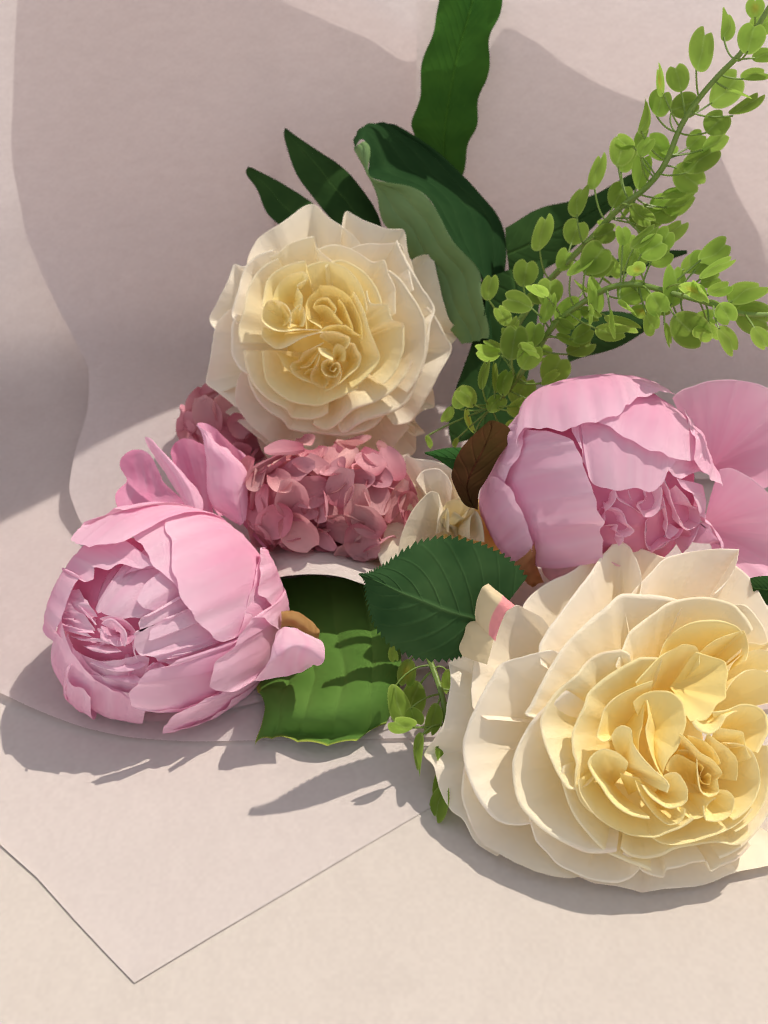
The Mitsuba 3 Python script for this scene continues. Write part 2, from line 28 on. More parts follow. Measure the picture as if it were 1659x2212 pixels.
PEONY_RIGHT=([691,2996,481],[np.float64(-0.2809),np.float64(0.6587),np.float64(-0.698)],0.037,0.0355,[([414,2879,723,425,2925,751,435,2935,763,484,2895,793,556,2855,821,621,2860,844,689,2877,857,742,2933,866,811,2988,854,931,3107,773],1.08,0,0,[0.015,0.985,0.173],0),([440,2954,760,430,2939,748,424,2899,732,414,2870,707,391,2855,663,377,2845,627,353,2861,577],1.06,0,0,[-0.827,0.521,-0.211],0),([315,2937,549,331,2918,597,354,2872,627,378,2827,637,411,2765,624,429,2728,590,442,2703,547,456,2688,527,441,2709,407],1.09,0,0,[-0.712,0.025,-0.702],0),([406,3060,700,439,2964,746,509,2888,786,558,2844,795,581,2795,779,599,2738,739,616,2703,706,631,2671,662,650,2654,633,635,2646,604,649,2634,567,654,2626,508],1.03,0,0,[-0.83,0.312,-0.462],0),([567,2871,798,586,2820,783,601,2760,745,615,2730,721,647,2716,715,694,2707,710,736,2714,715,780,2712,701,819,2735,710,842,2771,733,893,2833,742],1.0,0,0,[0.006,0.971,0.241],0),([620,2892,836,637,2877,835,681,2838,826,727,2814,814,787,2794,791,852,2796,764,933,2834,726,986,2926,703],1.035,0,0,[0.336,0.904,0.264],0),([938,3056,765,937,2904,766,927,2826,740,950,2816,709,993,2831,658,1065,2908,566],1.06,0,0,[0.822,0.562,0.092],0),([837,2803,750,846,2779,726,877,2777,701,923,2814,689,977,2868,653,1047,2925,575],0.98,0,0,[0.815,0.557,0.158],0),([870,2775,702,899,2770,667,939,2783,625,963,2785,567,994,2819,513,1024,2842,460,1047,2808,438,1063,2767,406],0.975,0,0,[0.882,0.3,-0.363],0),([319,2979,395,345,3007,560,429,2976,721,514,2937,788,629,2904,827,760,2964,837],1.0,0,0,[-0.206,0.936,-0.284],0),([465,2749,556,570,2675,530,657,2651,502,764,2659,444,986,2758,353,1069,2801,445],0.96,0,0,[0.215,0.016,-0.977],0),([683,2722,710,685,2704,686,671,2691,665,655,2686,650,657,2675,629,645,2669,608,627,2682,632],0.97,0,1,0,(52,0.45)),([777,2740,695,780,2729,678,777,2719,665,752,2706,653,765,2700,638,776,2695,621,798,2700,616,818,2712,624,829,2726,642,831,2745,670,827,2756,687],0.93,0,1,0,(52,0.45)),([828,2767,716,850,2755,687,862,2738,654,876,2728,619,899,2731,582,916,2735,545,946,2761,514,993,2828,481,988,2822,527,934,2773,603,902,2767,648,873,2768,682],0.96,0,1,0,(52,0.45)),([843,2740,627,832,2731,621,815,2717,611,788,2699,591,789,2691,558,807,2690,496,838,2704,484,880,2730,506],0.9,0,1,0,(52,0.45)),([835,2741,660,849,2723,615,856,2714,579,854,2705,546,875,2714,518,905,2738,531],0.93,0,1,0,(52,0.45)),([648,2703,649,690,2698,648,711,2691,633,723,2680,607,748,2675,581,723,2668,565,692,2669,573],0.93,0,1,0,(52,0.45)),([643,2673,596,672,2673,607,695,2672,608,693,2666,589,718,2660,565,704,2655,540],0.95,0,1,0,(52,0.45)),([811,2676,495,848,2694,516,900,2727,504,921,2747,528,949,2774,495,969,2819,404],0.94,0,2,0,(52,0.45)),([941,2766,405,964,2783,437,992,2822,458,1012,2852,465,1029,2840,461,1040,2817,444,1060,2794,431,1064,2770,410],0.97,0,1,0,(52,0.45)),([689,2739,679,699,2728,663,720,2721,651,737,2718,642,768,2713,619],0.88,0,1,0,(52,0.45)),([726,2709,587,758,2713,584,785,2722,589,810,2732,589],0.84,0,2,0,(52,0.45)),([730,2747,681,737,2734,661,759,2725,639,786,2741,652,782,2751,669],0.87,0,1,0,(52,0.45)),([731,2710,523,750,2717,549,777,2726,555,800,2728,517,813,2735,456],0.8,0,2,0,(52,0.45))])
PEONY_GUARDS=([([957,3244,667,984,3260,687,1024,3270,698,1079,3281,712,1153,3284,715,1220,3278,708,1274,3265,693,1335,3231,652,1349,3157,564,1308,3074,465,1254,3050,437],[1132,3230,387],20),([1084,3013,548,1110,3017,553,1156,3006,540,1229,2973,500,1295,2920,437,1334,2843,346,1308,2797,290,1241,2794,287,1183,2780,270,1123,2780,270],[1076,3038,282],25)],[np.float64(-0.2849),np.float64(-0.7606),np.float64(0.5834)])
GRIDS={'k_back':[[-657,3379,470,-611,3398,447,-555,3366,408,-494,3347,355],[-623,3319,431,-583,3368,379,-513,3339,345,-448,3283,309],[-614,3256,386,-565,3327,315,-482,3282,278,-403,3187,258],[-611,3180,327,-555,3242,261,-472,3202,229,-388,3101,233],[-568,3125,261,-516,3140,233,-458,3089,203,-399,2996,216]],'k_flap':[[-651,3361,481,-620,3330,475,-604,3341,457],[-621,3299,438,-591,3273,454,-569,3283,435],[-615,3252,397,-565,3214,460,-524,3239,444],[-614,3196,362,-538,3169,438,-469,3181,405],[-602,3147,319,-531,3110,384,-463,3145,379],[-556,3098,292,-514,3083,336,-468,3099,323],[-494,3069,273,-484,3052,283,-476,3058,290]],'k_mid':[[-767,3397,337,-722,3417,376,-643,3370,382],[-756,3362,295,-700,3383,304,-621,3327,331],[-722,3297,233,-671,3305,243,-611,3250,271],[-678,3201,181,-637,3186,194,-595,3167,218]],'k_fold':[[-845,3372,415,-820,3337,437,-810,3331,414],[-824,3327,394,-763,3254,430,-714,3240,383],[-778,3263,364,-702,3181,390,-655,3185,348],[-723,3192,326,-670,3134,350,-626,3141,328],[-672,3102,297,-642,3075,311,-621,3081,302]],'k_left':[[-907,3389,343,-839,3352,361,-800,3299,329,-784,3267,322],[-944,3350,297,-869,3333,322,-806,3279,305,-749,3223,301],[-917,3304,272,-854,3282,278,-784,3231,279,-700,3176,291],[-944,3258,265,-859,3215,259,-764,3168,266,-675,3126,293],[-913,3148,242,-834,3125,246,-740,3090,267,-656,3068,286]],'pl_roll':[[-389,2408,215,-322,2421,216,-270,2443,211,-223,2469,211],[-370,2387,269,-313,2408,293,-265,2426,299,-203,2431,258],[-347,2390,303,-304,2407,340,-252,2426,346,-180,2410,296],[-334,2412,314,-317,2444,336,-247,2455,335,-177,2449,311],[-326,2446,308,-317,2520,303,-272,2539,294,-200,2529,266],[-330,2488,296,-326,2567,265,-296,2600,242,-249,2602,214]],'pl_sepal':[[-324,2650,271,-288,2666,259,-256,2670,232,-231,2671,202,-211,2670,170],[-322,2619,265,-289,2621,268,-257,2623,239,-228,2616,215,-204,2635,190],[-323,2607,235,-294,2616,231,-266,2621,205,-241,2625,179,-210,2633,157]],'pr_burn':[[459,2709,512,466,2705,461,481,2721,387,512,2751,298],[448,2688,502,448,2686,454,462,2706,384,493,2749,295],[417,2688,456,430,2694,417,452,2712,361,489,2759,276],[403,2734,402,418,2730,366,441,2743,319,481,2784,244]],'tip_petal':[[304,2495,537,322,2485,526,351,2461,513,377,2432,509],[287,2476,545,307,2447,542,340,2421,526,355,2409,512],[276,2464,531,300,2430,522,325,2409,512,344,2399,501],[267,2447,495,290,2416,489,311,2397,482,330,2382,465],[268,2425,454,287,2396,451,305,2375,441,319,2358,437]],'low_petal':[[271,2431,445,299,2418,461,328,2408,465],[241,2429,428,276,2399,438,320,2380,447],[232,2410,405,269,2379,415,311,2354,431],[220,2393,384,261,2360,392,303,2328,416],[229,2372,360,264,2336,379,295,2302,400]],'hosta_dark':[[-109,4398,1047,-94,4573,1038,-24,4691,1023,67,4730,991],[-72,4419,1057,-24,4602,1011,67,4704,961,166,4721,934],[-59,4340,1009,36,4574,930,159,4684,891,259,4693,869],[-39,4282,971,95,4512,887,235,4616,825,359,4629,794],[97,4235,962,190,4436,859,331,4520,772,452,4532,725],[173,4183,931,253,4323,818,387,4406,730,491,4432,684],[215,4128,881,287,4221,774,396,4275,683,494,4301,620],[270,4056,811,333,4097,720,405,4145,622,477,4161,547],[352,3980,752,379,3998,664,407,4009,552,454,3997,476],[371,3842,634,382,3841,555,400,3839,475,433,3859,420]],'hosta_flap':[[-110,4427,1035,-102,4395,1044,-72,4419,1057],[-88,4411,1000,-80,4367,1026,-59,4344,1014],[-45,4379,931,-41,4331,951,-36,4281,970],[-24,4332,860,27,4295,909,97,4235,962],[-5,4276,793,77,4244,864,173,4182,930],[56,4225,748,141,4193,819,216,4127,880],[107,4165,692,190,4125,753,270,4056,811],[164,4110,641,268,4056,687,354,3989,747],[206,4018,563,295,3975,621,363,3918,693],[255,3937,513,336,3903,566,384,3834,623],[296,3874,485,348,3836,518,386,3785,565]],'hosta_low':[[-544,2897,34,-414,3006,41,-252,3042,47,-111,3016,48,18,2949,48],[-409,2530,50,-283,2567,65,-189,2622,72,-72,2759,77,40,2822,77],[-397,2498,58,-298,2483,88,-173,2508,95,-58,2587,94,54,2630,86],[-375,2461,51,-302,2390,97,-193,2377,113,-67,2425,112,53,2521,80],[-383,2383,36,-313,2363,51,-210,2350,51,-67,2370,51,32,2464,43],[-394,2308,32,-327,2328,36,-217,2291,52,-106,2303,44,5,2383,40]]}
LEAVES={'rose_leaf':[[-70,2425,640,-69,2409,652,-68,2422,637],[-44,2426,642,-39,2402,644,-55,2405,617],[-14,2443,646,0,2398,624,-47,2380,572],[33,2479,659,47,2398,593,-26,2352,507],[110,2537,665,109,2411,547,24,2342,433],[199,2580,639,173,2431,492,102,2353,368],[294,2596,596,234,2448,450,196,2379,337],[370,2593,546,280,2462,420,247,2411,328],[427,2571,488,321,2468,396,293,2441,333]],'rose_leaf2':[[-35,2645,420,-34,2629,432,-32,2641,416],[-5,2669,418,5,2633,406,-31,2620,359],[52,2707,432,62,2626,367,-10,2584,286],[124,2741,457,124,2618,342,36,2551,231],[213,2752,454,186,2611,317,109,2535,196],[307,2742,428,249,2605,294,203,2542,189],[376,2713,377,296,2605,279,256,2565,201]],'fern1':[[181,4844,1561,362,4823,1567,493,4844,1561],[217,4830,1462,346,4809,1468,464,4830,1462],[197,4804,1365,320,4784,1371,432,4804,1365],[161,4779,1265,292,4759,1272,420,4779,1265],[146,4760,1139,270,4740,1146,401,4760,1139],[124,4749,1036,255,4730,1044,381,4749,1036],[117,4739,962,249,4720,970,366,4730,951],[153,4740,851,249,4725,865,339,4740,851],[218,4740,736,265,4726,750,329,4740,736]],'fern2':[[-404,4699,1002,-400,4680,1010,-399,4699,1002],[-409,4682,966,-382,4666,977,-339,4680,963],[-392,4646,923,-333,4634,940,-267,4648,926],[-357,4578,857,-265,4576,886,-168,4595,878],[-303,4511,808,-204,4509,837,-107,4535,837],[-248,4439,770,-143,4435,796,-47,4454,787],[-157,4340,714,-83,4336,740,-9,4354,731]],'fern3':[[-551,4577,887,-546,4558,896,-546,4577,887],[-552,4559,850,-523,4545,864,-480,4568,860],[-513,4523,807,-467,4513,827,-409,4542,830],[-485,4467,756,-421,4468,788,-340,4506,803],[-434,4396,734,-358,4397,766,-278,4440,786],[-364,4317,702,-296,4322,739,-231,4364,758]],'side_leaf1':[[1038,4516,893,1037,4490,893,1045,4502,876],[947,4488,874,965,4450,860,976,4445,823],[841,4440,833,867,4393,808,885,4388,771],[736,4413,816,762,4346,767,787,4312,696],[629,4379,807,649,4290,731,681,4237,637],[545,4325,789,557,4234,712,582,4182,618],[477,4281,768,482,4197,699,499,4145,606]],'side_leaf2':[[1183,4196,714,1180,4175,719,1185,4189,705],[1111,4197,715,1110,4170,713,1118,4174,687],[1020,4179,724,1019,4143,712,1027,4138,675],[929,4147,717,929,4111,705,936,4101,662],[852,4093,699,855,4061,692,866,4065,666]],'side_leaf3':[[1028,3877,598,1027,3857,605,1028,3870,590],[961,3895,603,963,3846,576,964,3845,544],[863,3904,614,866,3837,565,877,3814,507],[762,3877,613,765,3811,565,775,3779,496],[672,3807,592,676,3754,560,686,3727,497]],'side_leaf4':[[317,4100,598,496,4133,669,642,4174,687],[348,3928,502,488,3933,540,597,3996,584],[272,3732,378,411,3738,416,553,3786,442],[253,3532,264,369,3538,303,474,3577,317]],'red_leaf':[[330,3063,701,340,3051,717,361,3064,702],[290,3011,701,334,2999,718,401,3011,701],[251,2956,697,315,2940,709,383,2952,693],[224,2913,677,290,2893,685,351,2909,673],[215,2892,652,272,2870,658,324,2876,634],[209,2874,632,257,2847,630,303,2855,609],[222,2857,596,258,2836,601,295,2850,586],[244,2847,552,268,2834,568,294,2848,553],[281,2857,518,288,2840,528,296,2854,514]],'small_leaf':[[128,2986,640,128,2969,651,129,2984,638],[161,2990,645,166,2963,644,159,2975,628],[197,2995,651,205,2959,639,191,2963,612],[237,2997,653,241,2955,634,221,2949,596],[273,2996,652,272,2955,634,255,2943,589]],'dark_leaf':[[1121,2642,417,1122,2609,409,1135,2605,373],[1178,2646,422,1185,2604,403,1185,2587,351],[1270,2647,392,1263,2614,384,1270,2583,315]]}
STEMS={'s1':[[476,3686,681],[539,3723,772],[611,3738,868],[716,3750,990],[797,3741,1105],[868,3735,1175],[934,3741,1276],[972,3756,1402],[1057,3768,1541],[1110,3753,1616],[1155,3768,1696],[1188,3774,1766]],'s2':[[371,3333,571],[419,3345,632],[477,3363,717],[534,3389,809],[583,3398,882],[660,3393,954],[723,3374,1009],[792,3346,1038],[860,3301,1047],[934,3260,1044],[1029,3215,1037],[1092,3182,1030],[1169,3170,1031],[1211,3165,1040]],'s3':[[131,2559,193],[142,2508,195],[163,2434,185],[181,2359,157],[185,2291,123],[191,2208,71],[201,2104,9]]}
PODS={'s1':[[1102,3755,1605,1073,3824,1643,1105,3907,1710,-61,629],[1151,3766,1688,1118,3683,1750,1118,3725,1802,0,285],[1102,3755,1605,1106,3656,1654,1128,3704,1739,0,190],[1017,3763,1475,980,3734,1572,1005,3825,1677,-43,651],[1067,3766,1555,1148,3796,1526,1241,3833,1536,62,627],[978,3757,1412,963,3808,1481,934,3850,1558,-19,492],[966,3754,1384,893,3747,1494,881,3834,1561,66,373],[960,3751,1363,943,3833,1409,1038,3848,1439,0,678],[988,3758,1428,1063,3808,1440,1160,3855,1525,-39,770],[993,3759,1436,1111,3712,1436,1220,3754,1483,67,1],[962,3752,1370,1032,3685,1392,1101,3745,1432,0,118],[941,3744,1300,1046,3753,1306,1142,3798,1356,-52,148],[935,3742,1279,832,3720,1378,864,3794,1473,-67,519],[899,3738,1223,838,3771,1307,864,3811,1368,58,506],[918,3740,1251,952,3807,1257,880,3844,1325,-35,452],[831,3738,1138,811,3850,1187,832,3926,1278,-37,367],[835,3738,1142,848,3744,1175,869,3819,1277,-60,197],[764,3745,1059,719,3811,1142,754,3897,1239,56,673],[914,3740,1245,966,3743,1257,1052,3681,1205,-12,839],[910,3739,1240,993,3686,1257,1097,3758,1312,39,634],[858,3736,1165,926,3679,1173,1006,3715,1185,63,29],[846,3737,1154,945,3704,1125,1075,3758,1148,-52,712],[819,3739,1127,897,3724,1087,1003,3766,1106,17,359],[764,3745,1059,789,3800,1084,840,3857,1152,0,712],[697,3748,968,663,3776,1062,688,3875,1136,50,424],[803,3741,1111,812,3638,1170,892,3596,1119,-52,401],[639,3741,901,663,3825,930,702,3909,989,0,322],[590,3734,840,538,3721,955,576,3824,1045,52,987],[686,3747,955,720,3725,1007,801,3729,1038,-24,831],[799,3741,1107,921,3577,1053,1006,3636,1114,48,827],[521,3713,747,495,3737,810,514,3811,886,0,979],[476,3686,681,369,3696,778,387,3760,851,39,863],[888,3737,1206,830,3676,1319,867,3710,1375,36,236],[1102,3755,1605,1171,3801,1592,1265,3816,1603,49,927],[1133,3760,1657,1147,3787,1678,1234,3841,1706,29,45],[590,3734,840,611,3716,890,655,3772,941,-27,792],[535,3721,767,589,3702,783,510,3734,798,-10,412],[476,3686,681,441,3607,731,398,3643,794,36,5],[719,3749,995,762,3661,982,767,3559,935,44,916],[939,3743,1293,1010,3787,1300,1067,3822,1342,-6,953],[777,3743,1077,843,3753,1066,928,3801,1063,-26,636],[803,3741,1111,916,3788,1092,988,3819,1084,47,169],[830,3738,1138,787,3807,1232,809,3811,1336,22,889],[685,3746,955,803,3719,905,878,3683,918,-60,918],[656,3743,921,753,3678,884,793,3612,893,-78,87],[773,3744,1071,859,3730,1056,958,3753,1031,-1,892],[834,3738,1142,907,3724,1117,991,3775,1138,48,392],[925,3740,1262,959,3800,1274,940,3907,1282,-45,918],[903,3738,1228,830,3784,1306,762,3793,1336,43,44],[962,3752,1370,880,3753,1420,903,3824,1482,-31,375],[719,3749,995,759,3808,1004,805,3870,991,42,685],[799,3741,1107,868,3806,1111,821,3810,1022,-74,929],[1054,3768,1536,1079,3701,1530,1141,3634,1540,-79,204],[935,3742,1279,1022,3790,1285,1088,3798,1257,39,426]],'s2':[[765,3357,1026,775,3359,1152,860,3391,1217,58,191],[756,3361,1023,790,3432,1040,833,3508,1134,0,600],[662,3393,956,644,3411,1048,723,3483,1111,-9,426],[628,3395,924,598,3414,1027,679,3470,1070,66,940],[675,3389,967,673,3462,1009,761,3487,1053,-52,103],[563,3394,853,547,3451,897,557,3524,973,0,504],[534,3389,810,529,3398,862,566,3453,954,57,978],[671,3390,963,666,3406,1034,692,3341,924,68,529],[557,3393,843,567,3401,877,663,3441,917,-14,488],[716,3376,1003,747,3336,990,849,3367,1014,25,728],[882,3289,1046,904,3257,1010,914,3339,1120,-43,337],[818,3329,1041,826,3244,1066,874,3225,998,0,671],[882,3289,1046,949,3386,1068,1064,3409,1103,48,396],[930,3262,1044,959,3203,1135,1065,3227,1194,72,261],[935,3259,1044,999,3323,1054,1062,3328,1078,-29,446],[886,3286,1046,902,3213,1115,989,3183,1095,-61,249],[960,3247,1042,1003,3236,1062,1081,3260,1079,48,109],[1037,3211,1036,1065,3202,1057,1183,3266,1092,42,274],[1058,3200,1034,1093,3217,1017,1207,3184,988,0,161],[998,3229,1039,1015,3146,1087,1060,3129,1025,0,323],[1110,3179,1030,1116,3090,1036,1151,3026,991,39,21],[891,3283,1046,899,3204,1008,1007,3156,935,-14,214],[930,3262,1044,965,3250,954,1055,3253,971,-37,840],[1023,3218,1038,1009,3095,1032,1074,3062,957,54,920],[658,3393,952,723,3381,904,848,3348,871,-68,298],[608,3397,905,677,3276,918,791,3279,894,-48,506],[547,3392,829,620,3353,828,694,3380,861,-24,30],[747,3365,1019,798,3353,939,887,3344,926,46,373],[490,3369,737,493,3357,801,506,3397,875,24,975],[448,3354,675,420,3304,778,442,3388,866,22,229],[448,3354,675,453,3282,761,502,3327,834,-9,323],[530,3388,804,567,3355,840,652,3360,803,60,133],[516,3381,780,606,3330,784,702,3368,799,49,105],[452,3355,680,557,3384,634,619,3463,706,0,67],[444,3353,669,526,3321,676,587,3348,720,-63,109],[371,3333,571,328,3291,673,347,3363,749,66,948],[380,3335,583,375,3328,635,373,3415,713,-71,233],[387,3337,591,400,3307,636,418,3371,711,49,189],[387,3337,591,446,3341,578,502,3417,639,17,537],[371,3333,571,304,3263,625,248,3304,677,-34,440],[557,3393,843,567,3394,883,624,3371,843,-39,354],[603,3397,900,649,3430,900,717,3398,873,44,566],[1054,3202,1034,1089,3233,990,1135,3286,1045,-39,230],[371,3333,571,249,3363,543,296,3418,603,38,138],[371,3333,571,235,3382,539,211,3331,499,-46,371],[371,3333,571,271,3299,590,297,3259,510,68,249],[371,3333,571,302,3286,452,401,3257,447,-68,443],[371,3333,571,417,3298,496,456,3316,532,-35,954],[371,3333,571,249,3213,531,229,3190,506,54,87],[371,3333,571,142,3213,540,166,3177,514,-57,70],[371,3333,571,356,3277,592,406,3332,624,31,665],[377,3334,579,414,3249,634,474,3284,635,-61,57],[371,3333,571,409,3238,625,466,3254,602,35,259],[648,3394,942,728,3510,967,735,3565,1030,70,151],[822,3326,1042,801,3292,1105,757,3270,1155,14,879],[783,3350,1034,842,3403,1088,913,3384,1135,-14,122],[475,3363,713,533,3440,709,549,3536,702,-1,836],[783,3350,1034,868,3370,972,950,3406,939,29,658],[886,3286,1046,876,3211,975,905,3195,899,71,259],[550,3392,834,492,3440,897,390,3466,921,-43,153],[979,3238,1041,1023,3247,960,1055,3248,885,-34,146],[796,3344,1039,842,3329,982,921,3308,955,54,403],[421,3345,636,486,3309,622,565,3257,623,-41,346],[809,3335,1040,827,3258,982,852,3173,965,-38,21],[587,3398,886,530,3406,962,469,3397,1022,51,729],[966,3244,1042,964,3200,1087,955,3122,1150,9,799],[440,3352,663,393,3403,745,303,3428,733,47,309],[444,3353,669,425,3480,734,462,3502,830,58,634],[755,3361,1023,757,3413,1135,758,3458,1190,-42,10],[886,3286,1046,985,3335,1125,1080,3349,1183,-40,122],[602,3397,900,669,3512,921,676,3601,899,-51,272],[437,3350,658,494,3443,658,550,3500,667,69,352],[818,3329,1041,853,3367,1148,905,3412,1200,-15,162],[497,3372,749,443,3315,825,507,3256,846,-56,59],[901,3278,1045,956,3268,930,1046,3326,921,-66,110],[666,3391,959,675,3445,1013,676,3508,1071,27,99],[720,3375,1006,714,3263,983,724,3164,960,-70,916],[911,3272,1045,970,3317,1100,1045,3398,1125,8,144],[800,3341,1039,800,3348,1139,872,3330,1202,-2,148],[489,3369,737,447,3384,781,403,3424,846,-44,909],[760,3359,1025,747,3276,1010,784,3197,1035,-73,728],[541,3390,819,599,3486,824,687,3540,839,-24,295],[448,3354,674,403,3412,751,341,3402,806,69,253],[997,3230,1039,1006,3175,984,958,3120,966,2,871],[675,3389,967,649,3277,982,650,3201,1002,-59,369]],'s3':[[133,2550,193,81,2532,176,65,2466,112,-39,264],[147,2490,192,34,2426,183,68,2350,79,-58,968],[155,2464,189,115,2461,150,77,2412,45,-38,281],[173,2394,170,78,2307,210,101,2282,148,-10,801],[152,2475,190,193,2482,185,193,2425,127,54,489],[176,2383,166,163,2362,164,144,2284,97,-52,58],[184,2300,128,111,2250,160,96,2184,43,-70,182],[194,2173,50,184,2118,84,146,2060,-9,-56,351],[199,2126,22,184,2132,-28,218,2091,-71,-34,896],[131,2559,193,24,2571,199,34,2524,167,-58,840],[191,2207,70,158,2184,63,159,2149,-4,60,520],[186,2270,110,155,2213,146,189,2196,81,44,795],[169,2410,176,233,2410,167,346,2405,168,4,723],[180,2367,160,244,2344,205,308,2325,268,53,490],[185,2288,121,254,2269,91,335,2216,55,-25,522],[184,2311,133,89,2254,179,20,2228,240,45,145],[184,2305,130,249,2281,144,318,2215,179,-15,775]]}
PAPER={'outer_front':[[-1698,2774],[-1405,2617],[-1231,2524],[-1064,2438],[-906,2376],[-757,2345],[-584,2335],[-385,2340],[-99,2344],[244,2358],[828,2413],[1590,2528]],'outer_top':[[-490,6418],[-369,6308],[-187,6211],[1,6124],[174,6022],[325,6099],[483,6266],[590,6301],[670,6410],[762,6367],[951,6239],[1098,6161],[1241,6107],[1400,6041],[1579,5935],[1711,5735],[1915,5487],[2140,5272]],'inner_left':[[-1370,6129],[-1472,5656],[-1529,5300],[-1529,5049],[-1485,4809],[-1403,4559],[-1307,4319],[-1215,4028],[-1180,3770],[-1192,3561],[-1188,3421],[-1140,3287],[-1041,3122],[-943,2897],[-889,2598],[-855,2332]],'inner_front':[[-890,2418],[-721,2400],[-551,2431],[-395,2479],[-193,2556],[258,2637],[1032,2720]],'right_left':[[132,6193],[95,5944],[60,5658],[41,5351],[42,4840],[58,4108]],'right_top':[[133,6172],[447,6155],[742,6141],[1018,6127],[1499,6116],[1934,6069]],'low_top':[[892,5041],[1191,5095],[1388,5054],[1589,4937],[1709,4821],[1975,4529]],'corner':[[-1350,2121],[-1188,2025],[-1095,1972],[-965,1865],[-837,1738],[-731,1637],[-645,1557],[-468,1683],[-267,1822],[-65,1963],[137,2102],[457,2328],[1018,2634]]}

# ---- helpers
def unit(v): return v / np.maximum(np.linalg.norm(v, axis=-1, keepdims=True), 1e-12)
def pts(flat): return np.array(flat, float).reshape(-1, 3) * 1e-4
def sm(a, b, x):
    t = np.clip((x - a) / (b - a), 0, 1)
    return t * t * (3 - 2 * t)
def numbered(key):
    if key not in scene and key not in labels: return key
    k = 1
    while f'{key}_{k:03d}' in scene or f'{key}_{k:03d}' in labels: k += 1
    return f'{key}_{k:03d}'
def thing(name, label, cat, group=None, kind=None):
    key = numbered(name)
    labels[key] = {'label': label, 'category': cat}
    if group: labels[key]['group'] = group
    if kind: labels[key]['kind'] = kind
    return key
def put(name, parent, mesh, bsdf, smooth=True, color=None, uv=None, label=None):
    key = numbered(parent + '__' + name if parent else name)
    scene[key] = mikit.ply(mesh, bsdf, smooth=smooth, color=color, uv=uv)
    if label: labels[key] = {'label': label}
    return key
def grid_faces(a, b):
    i, j = np.meshgrid(np.arange(a - 1), np.arange(b - 1), indexing='ij')
    k = (i * b + j).ravel()
    return np.stack([k, k + 1, k + b + 1, k + b], 1)
def grid_normals(P):
    return unit(np.cross(np.gradient(P, axis=0), np.gradient(P, axis=1)))
def uvs(P):
    a, b = P.shape[:2]
    u, v = np.meshgrid(np.linspace(0, 1, b), np.linspace(0, 1, a))
    return np.stack([u, v], -1).reshape(-1, 2)
def wrinkle(P, amp, freq, seed, w=None, octaves=3):
    d = (meshkit.fbm(P * freq + seed * 3.7, octaves, seed) - .5) * 2 * amp
    return P + grid_normals(P) * (d if w is None else d * w)[..., None]
def rest(P, floor=.0045):      # petals that reach the paper lie on it
    q = P.copy(); k = .0008
    q[..., 2] = floor + k * np.logaddexp(0, (P[..., 2] - floor) / k)
    return q
def sheet(name, parent, P, bsdf, color=None, label=None):
    return put(name, parent, (P.reshape(-1, 3), grid_faces(*P.shape[:2])), bsdf, True, None if color is None else color.reshape(-1, 3), uvs(P), label)
def resample(p, n, closed=False):
    d = np.r_[0, np.cumsum(np.linalg.norm(np.diff(p, axis=0), axis=1))]
    t = np.linspace(0, d[-1], n); g = d[-1] / (n - 1)
    for k in d[1:-1]: t[np.argmin(abs(t - k))] = k          # keep the corners
    return PchipInterpolator(d, p)(np.sort(t)), d[-1]
def spline_grid(rows, na, nb):
    R = np.array([pts(r) for r in rows])
    a, b = R.shape[:2]
    ia, ib = np.linspace(0, a - 1, na), np.linspace(0, b - 1, nb)
    return np.stack([RectBivariateSpline(range(a), range(b), R[..., k], kx=min(3, a - 1), ky=min(2, b - 1))(ia, ib) for k in range(3)], -1)
def tube(path, radius, n=7):
    path = np.asarray(path, float); rad = np.broadcast_to(radius, len(path))
    t = unit(np.gradient(path, axis=0)); ref = np.array([.3, .2, .93])
    a = unit(np.cross(t, ref)); b = np.cross(t, a)
    w = np.linspace(0, 2 * np.pi, n + 1)
    return path[:, None] + rad[:, None, None] * (np.cos(w)[None, :, None] * a[:, None] + np.sin(w)[None, :, None] * b[:, None])

# ---- materials
def thin(color, trans, rough=.6, eta=1.35, bump=None, bump_scale=1e-4, eps=2e-4, **more):
    d = {'type': 'principledthin', 'base_color': color, 'roughness': rough, 'diff_trans': trans, 'eta': eta, **more}
    return {'type': 'bumpmap', 'arbitrary': proc(bump, eps), 'scale': bump_scale, 'nested_bsdf': d} if bump else d
VC = {'type': 'mesh_attribute', 'name': 'vertex_color'}
def rgb(*c): return {'type': 'rgb', 'value': list(c)}
def fibre(p):      # the long-fibred clouds of wrapping tissue
    return fbm(p.x * 260 + fbm(p.x * 90, p.y * 90, p.z * 90) * 6, p.y * 90, p.z * 260, 3)
def paper_tone(a, b):
    return proc(lambda p, n, uv: mix(a, b, .55 * fibre(p) + .45 * noise(p.x * 900, p.y * 900, p.z * 900)))
paper_bump = lambda p, n, uv: noise(p.x * 700, p.y * 350, p.z * 700) + .6 * noise(p.x * 1700, p.y * 1700, p.z * 1700)
scene['paper'] = thin(paper_tone((.73, .66, .655), (.84, .775, .77)), 1.0, .85, 1.3, paper_bump, 1.4e-4)
scene['corner_paper'] = {'type': 'twosided', 'b': {'type': 'bumpmap', 'arbitrary': proc(paper_bump, 2e-4), 'scale': 1.3e-4, 'nested_bsdf':
    {'type': 'principled', 'base_color': paper_tone((.54, .48, .45), (.61, .55, .515)), 'roughness': .85, 'specular': .25}}}
scene['ground_paper'] = {'type': 'twosided', 'b': {'type': 'bumpmap', 'arbitrary': proc(paper_bump, 2e-4), 'scale': 1.3e-4, 'nested_bsdf':
    {'type': 'principled', 'base_color': paper_tone((.55, .495, .445), (.61, .555, .50)), 'roughness': .85, 'specular': .25}}}
petal_bump = lambda p, n, uv: noise(p.x * 1500, p.y * 1500, p.z * 1500) + .7 * noise(p.x * 700, p.y * 700, p.z * 700)
scene['rose_petal'] = thin(VC, .34, .5, 1.38, petal_bump, 6e-5)
